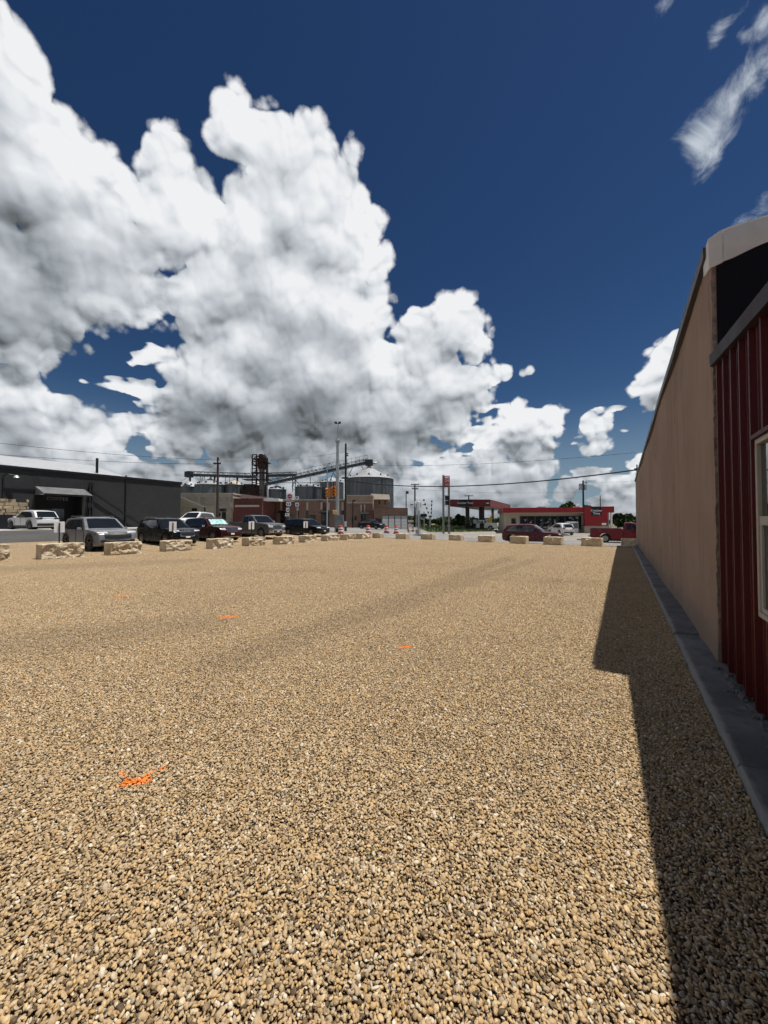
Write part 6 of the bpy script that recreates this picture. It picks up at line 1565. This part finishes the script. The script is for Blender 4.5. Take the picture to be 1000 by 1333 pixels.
text_mesh('numerals', '24', .62, TEXTW, r, (.06, -.235, zat(626, Y) - p.z), depth=.015); text_mesh('numerals', 'FUEL', .26, TEXTW, r, (.06, -.235, zat(631, Y) - p.z), depth=.015)
mb = MB(); mb.bar((-.45, 0, zat(633.8, Y) - p.z), (.4, 0, zat(633.8, Y) - p.z), .12); mb.bar((-.45, 0, zat(645.4, Y) - p.z), (.4, 0, zat(645.4, Y) - p.z), .1); mb.build('crossbar', PLG, r)
# ---- store
Y = 58; X0 = 655; r = thing('convenience_store', 'low convenience store with a red fascia and a black name sign', 'building', (at(X0, 678, Y).x, Y, 0), R(-13)); XS = at(X0, 678, Y).x; z = lambda py: zat(py, 57); g = -.45
def f(px): u = (px - 500) / 500; return (u * Y - XS) / (math.cos(R(-13)) - u * math.sin(R(-13)))
mb = MB(); mb.box(f(657.5), f(676.6), 0, .25, g, z(667.8)); mb.box(f(676.6), f(757), 0, .25, z(671.5), z(667.8)); mb.box(f(676.6), f(757), 0, .25, g, z(688.4)); mb.box(f(757), f(793), 0, .25, g, z(668)); mb.build('front_wall', STOREW, r)
mb = MB(); mb.box(f(657.5), f(657.5) + .25, .252, 12, g, z(667.8)); mb.box(f(793) - .25, f(793), .252, 12, g, z(667.8)); mb.box(f(658), f(793) - .26, 11.7, 12, g, z(667.8)); mb.build('outer_wall', STOREW, r)
mb = MB(); mb.box(f(657.5), f(793), 0, 12, z(667.8) + .003, z(666.9)); mb.build('roof_deck', SOFF, r)
mb = MB(); mb.box(f(677), f(756), 3.0, 3.2, g, z(669)); mb.build('interior_wall', mat('store_interior', (.06, .055, .05), .9), r)
n = 4
for k in range(n): a, b_ = f(654.6) + (f(757) - f(654.6)) * k / n, f(654.6) + (f(757) - f(654.6)) * (k + 1) / n - .02; mb = MB(); mb.box(a, b_, -1.5, -1.2, z(667.6), z(661.2)); mb.build('fascia_panel', STORER, r)
mb = MB(); mb.box(f(654.6), f(757), -1.45, -.003, z(668.2), z(667.7)); mb.build('soffit', CREAM, r); mb = MB(); mb.box(f(654.6), f(794.5), -1.18, 12, z(666.8), z(661.8)); mb.build('parapet', STORER, r)
mb = MB(); mb.box(f(757), f(786.5), -1.6, -1.22, z(684.2), z(660.4)); mb.build('red_gable', STORER, r); mb = MB(); mb.box(f(786.5), f(794.6), -1.6, -1.22, z(668), z(660.4)); mb.build('fascia_panel', STORER, r)
mb = MB(); mb.box(f(757.4), f(786), -1.4, -.003, g, z(684.4)); mb.build('lower_wall', STOREW, r)
mb = MB(); mb.box(f(790.2), f(792.4), -1.55, -1.25, g, z(668.1)); mb.build('white_column', WHITEP, r)
mb = MB(); mb.box(f(765.3), f(778.4), -1.66, -1.602, z(671.4), z(661)); mb.build('name_panel', BLACKM, r)
text_mesh('name_lettering', 'Cracker', .44, TEXTW, r, (f(771.8), -1.675, z(665.4)), depth=.02, bold=.004); text_mesh('name_lettering', 'Time', .44, TEXTW, r, (f(772), -1.675, z(669)), depth=.02, bold=.004)
k = 0; a = 677.2
while a < 755:
    o = win(r, f(a), f(a + 9.2), z(688.2), z(671.7), .05, frame=mat('store_frame', (.05, .05, .052), .5), panes=(1, 2), fw=.08)
    a += 9.8
rs = random.Random(8)
for q in range(26):
    a = rs.uniform(679, 752); y = rs.uniform(673, 685); w = rs.uniform(1.0, 3.0); h = rs.uniform(1.2, 2.6); cc = rs.choice([(.5, .5, .48), (.40, .06, .05), (.08, .15, .32), (.50, .45, .12), (.6, .6, .6), (.35, .36, .37)])
    mb = MB(); mb.box(f(a), f(a + w), .036, .042, z(y + h), z(y)); mb.build('poster', mat('poster_%d' % (int(cc[0] * 100)), cc, .6, 0, .3, vs=8), r)
win(r, f(665.8), f(671.6), z(682), z(674.6), -.02, panes=(1, 1))
mb = MB(); mb.box(f(708), f(717), 4, 6, z(661.8) + .002, z(658.3)); mb.build('roof_unit', GALV, r); mb = MB(); mb.box(f(753), f(757.5), 1, 3, z(661.8) + .002, z(659)); mb.build('roof_unit', WHITEP, r)
for px, lb in ((740.5, 'white ice box before the store window, beside the white hatchback'), (747.5, 'white ice box nearest the red gable of the store')):
    p = onland(px, 54.6); r2 = thing('ice_box', lb, 'ice box', p, 0, 'ice boxes before the store'); mb = MB(); mb.box(-.40, .40, -.4, .4, .05, 1.6); mb.build('case', WHITEP, r2, bevel=.03); mb = MB(); mb.box(-.32, .32, -.43, -.402, .65, 1.42); mb.build('door', mat('ice_door', (.10, .12, .14), .3), r2); mb = MB(); mb.box(-.27, .27, -.42, -.402, .18, .52); mb.build('ice_panel', mat('ice_panel', (.50, .52, .55), .5), r2)
p = onland(786.5, 50); r2 = thing('small_sign', 'small white sign board before the white store column', 'sign', p); mb = MB(); mb.box(-.28, .28, -.03, .03, 1.25, 1.5); mb.build('board', REFLW, r2); mb = MB(); mb.tube((0, .05, 0), (0, .05, 1.3), .04, .04, 8); mb.build('post', GALV, r2)

# ================================================================ trees
LEAFM = []
for i, (a, b_) in enumerate([((.020, .045, .012), (.060, .105, .028)), ((.028, .050, .014), (.085, .125, .035)), ((.015, .034, .010), (.045, .080, .022))]):
    m_, N, bb = node_mat('leaves_%d' % i); rnd = N.new('ShaderNodeNewGeometry').outputs['Random Per Island']
    N.put(bb.inputs['Base Color'], N.mix(rnd, (*a, 1), (*b_, 1))); bb.inputs['Roughness'].default_value = .6; bb.inputs['Specular IOR Level'].default_value = .25
    LEAFM.append(m_)
BARK = mat('bark', (.07, .055, .042), .95, 0, .3, bump=.8, bs=20)
def tree(px, Y, pytop, wpx, label, kind=0, seed=1, n=2600, flat=1.0, cat='tree', grp='trees along the horizon', leaf=.26):
    p = onland(px, Y); H = max(1.5, zat(pytop, Y) - p.z); Rw = wpx / 2 / 500 * Y; rs = random.Random(seed)
    r = thing('tree', label, cat, p, rs.random() * 6, grp)
    mb = MB(); th = H * .35; mb.tube((0, 0, -.2), (rs.uniform(-.1, .1), 0, th), .05 * H * .5 + .08, .04 * H * .4 + .05, 8); mb.build('trunk', BARK, r)
    clumps = []
    for k in range(max(9, int(Rw * 4))):
        t = rs.random() * 2 * PI; q = rs.random() ** .5; zz = rs.uniform(.22, .88)
        rad = Rw * .85 * q * (1 - .45 * max(0, zz - .55) / .45)
        clumps.append((Vector((math.cos(t) * rad, math.sin(t) * rad, H * zz)), rs.uniform(.22, .42) * min(Rw, H * .6) * (1 - .2 * q)))
    clumps.append((Vector((0, 0, H * .82)), H * .17))
    mb = MB()
    for c, rr in clumps[:14]: mb.tube((0, 0, th * .8), tuple(c), .05 + .006 * H, .02, 5)
    mb.build('limbs', BARK, r)
    mb = MB(); vs = []; fs = []
    for k in range(n):
        c, rr = rs.choice(clumps); d = Vector((rs.gauss(0, 1), rs.gauss(0, 1), rs.gauss(0, .8))).normalized() * rr * rs.uniform(.55, 1.05); q = c + d
        s = leaf * rs.uniform(.6, 1.3); u = Vector((rs.gauss(0, 1), rs.gauss(0, 1), rs.gauss(0, 1))).normalized(); w = u.orthogonal().normalized(); b2 = u.cross(w)
        a = len(vs); vs += [q - w * s - b2 * s * .6, q + w * s - b2 * s * .5, q + w * s * .6 + b2 * s * .7, q - w * s * .8 + b2 * s * .6]; fs.append((a, a + 1, a + 2, a + 3))
    mb.add(vs, fs); mb.build('crown', LEAFM[kind], r, fix=False)
    return r
tree(597.5, 92, 670.2, 22, 'rounded dark tree growing beside the fuel canopy', 2, 1, 3400, leaf=.34); tree(608, 98, 676, 16, 'lower dark tree touching the rounded tree beside the canopy', 2, 2, 2000, leaf=.34)
for i, (px, py, w, lb) in enumerate([(546, 681, 14, 'lowest bush in the hedge beyond the railway, nearest the garage'), (556, 679, 16, 'second bush from the garage in the hedge beyond the railway'), (567, 676.8, 17, 'pale green tree third from the garage beyond the railway'), (577, 676.2, 15, 'pale green tree fourth from the garage beyond the railway'), (587, 678.5, 14, 'small tree ending the hedge beyond the railway')]):
    tree(px, 118, py, w, lb, 1 if i > 1 else 0, 20 + i, 2200, leaf=.34)
tree(742, 100, 653, 26, 'spreading tree crown showing above the store roof', 1, 41, 3200, leaf=.4); tree(765, 104, 656.8, 14, 'small tree crown behind the transformer pole', 0, 42, 1500, leaf=.4)
for i, (px, py, w, Y, lb) in enumerate([(804, 669.5, 26, 78, 'dense dark tree growing nearest the store gable'), (820, 670.5, 26, 82, 'dense dark tree second from the store gable'), (838, 673, 24, 88, 'dark tree third from the store gable'), (812, 676, 22, 74, 'low shrub at the foot of the dark trees past the store')]):
    tree(px, Y, py, w, lb, 2 if i != 3 else 0, 50 + i, 3000, leaf=.30)
tree(537.5, 72, 676.2, 8, 'dark little tree behind the brick garage', 2, 61, 900, leaf=.2)
# distant woodland that closes the view
rs = random.Random(77); mb = MB(); vs = []; fs = []
for k in range(26000):
    ang = rs.uniform(R(-75), R(75)); d = rs.uniform(240, 300); x, y = math.sin(ang) * d, math.cos(ang) * d
    hh = 3.2 + 1.8 * math.sin(ang * 31) * math.sin(ang * 13 + 1) + .8 * math.sin(ang * 90)
    zz = rs.random() * max(1.2, hh); s = rs.uniform(.5, 1.1)
    u = Vector((rs.gauss(0, 1), rs.gauss(0, 1), rs.gauss(0, 1))).normalized(); w = u.orthogonal().normalized(); b2 = u.cross(w); q = Vector((x, y, zz))
    a = len(vs); vs += [q - w * s - b2 * s, q + w * s - b2 * s * .8, q + w * s + b2 * s, q - w * s * .8 + b2 * s]; fs.append((a, a + 1, a + 2, a + 3))
mb.add(vs, fs); o = mb.build('woodland', LEAFM[0], None, fix=False); tag(o, 'far line of low dark woodland along the horizon', 'woodland', kind='stuff')
# weeds and grass tufts on the verge
mb = MB(); vs = []; fs = []
for k in range(5000):
    x = rs.uniform(7, 19); y = rs.uniform(62, 100)
    if (V2(x, y) - ROW_B).dot(ROW_BN) < 17.6: continue
    z = T(x, y); h = rs.uniform(.1, .4); t = rs.random() * PI; dx, dy = math.cos(t) * .06, math.sin(t) * .06; lx, ly = rs.gauss(0, .08), rs.gauss(0, .08)
    a = len(vs); vs += [(x - dx, y - dy, z), (x + dx, y + dy, z), (x + lx, y + ly, z + h)]; fs.append((a, a + 1, a + 2))
mb.add(vs, fs); o = mb.build('grass_tufts', LEAFM[1], None, fix=False); tag(o, 'grass tufts growing on the verge beyond the highway', 'grass', kind='stuff')
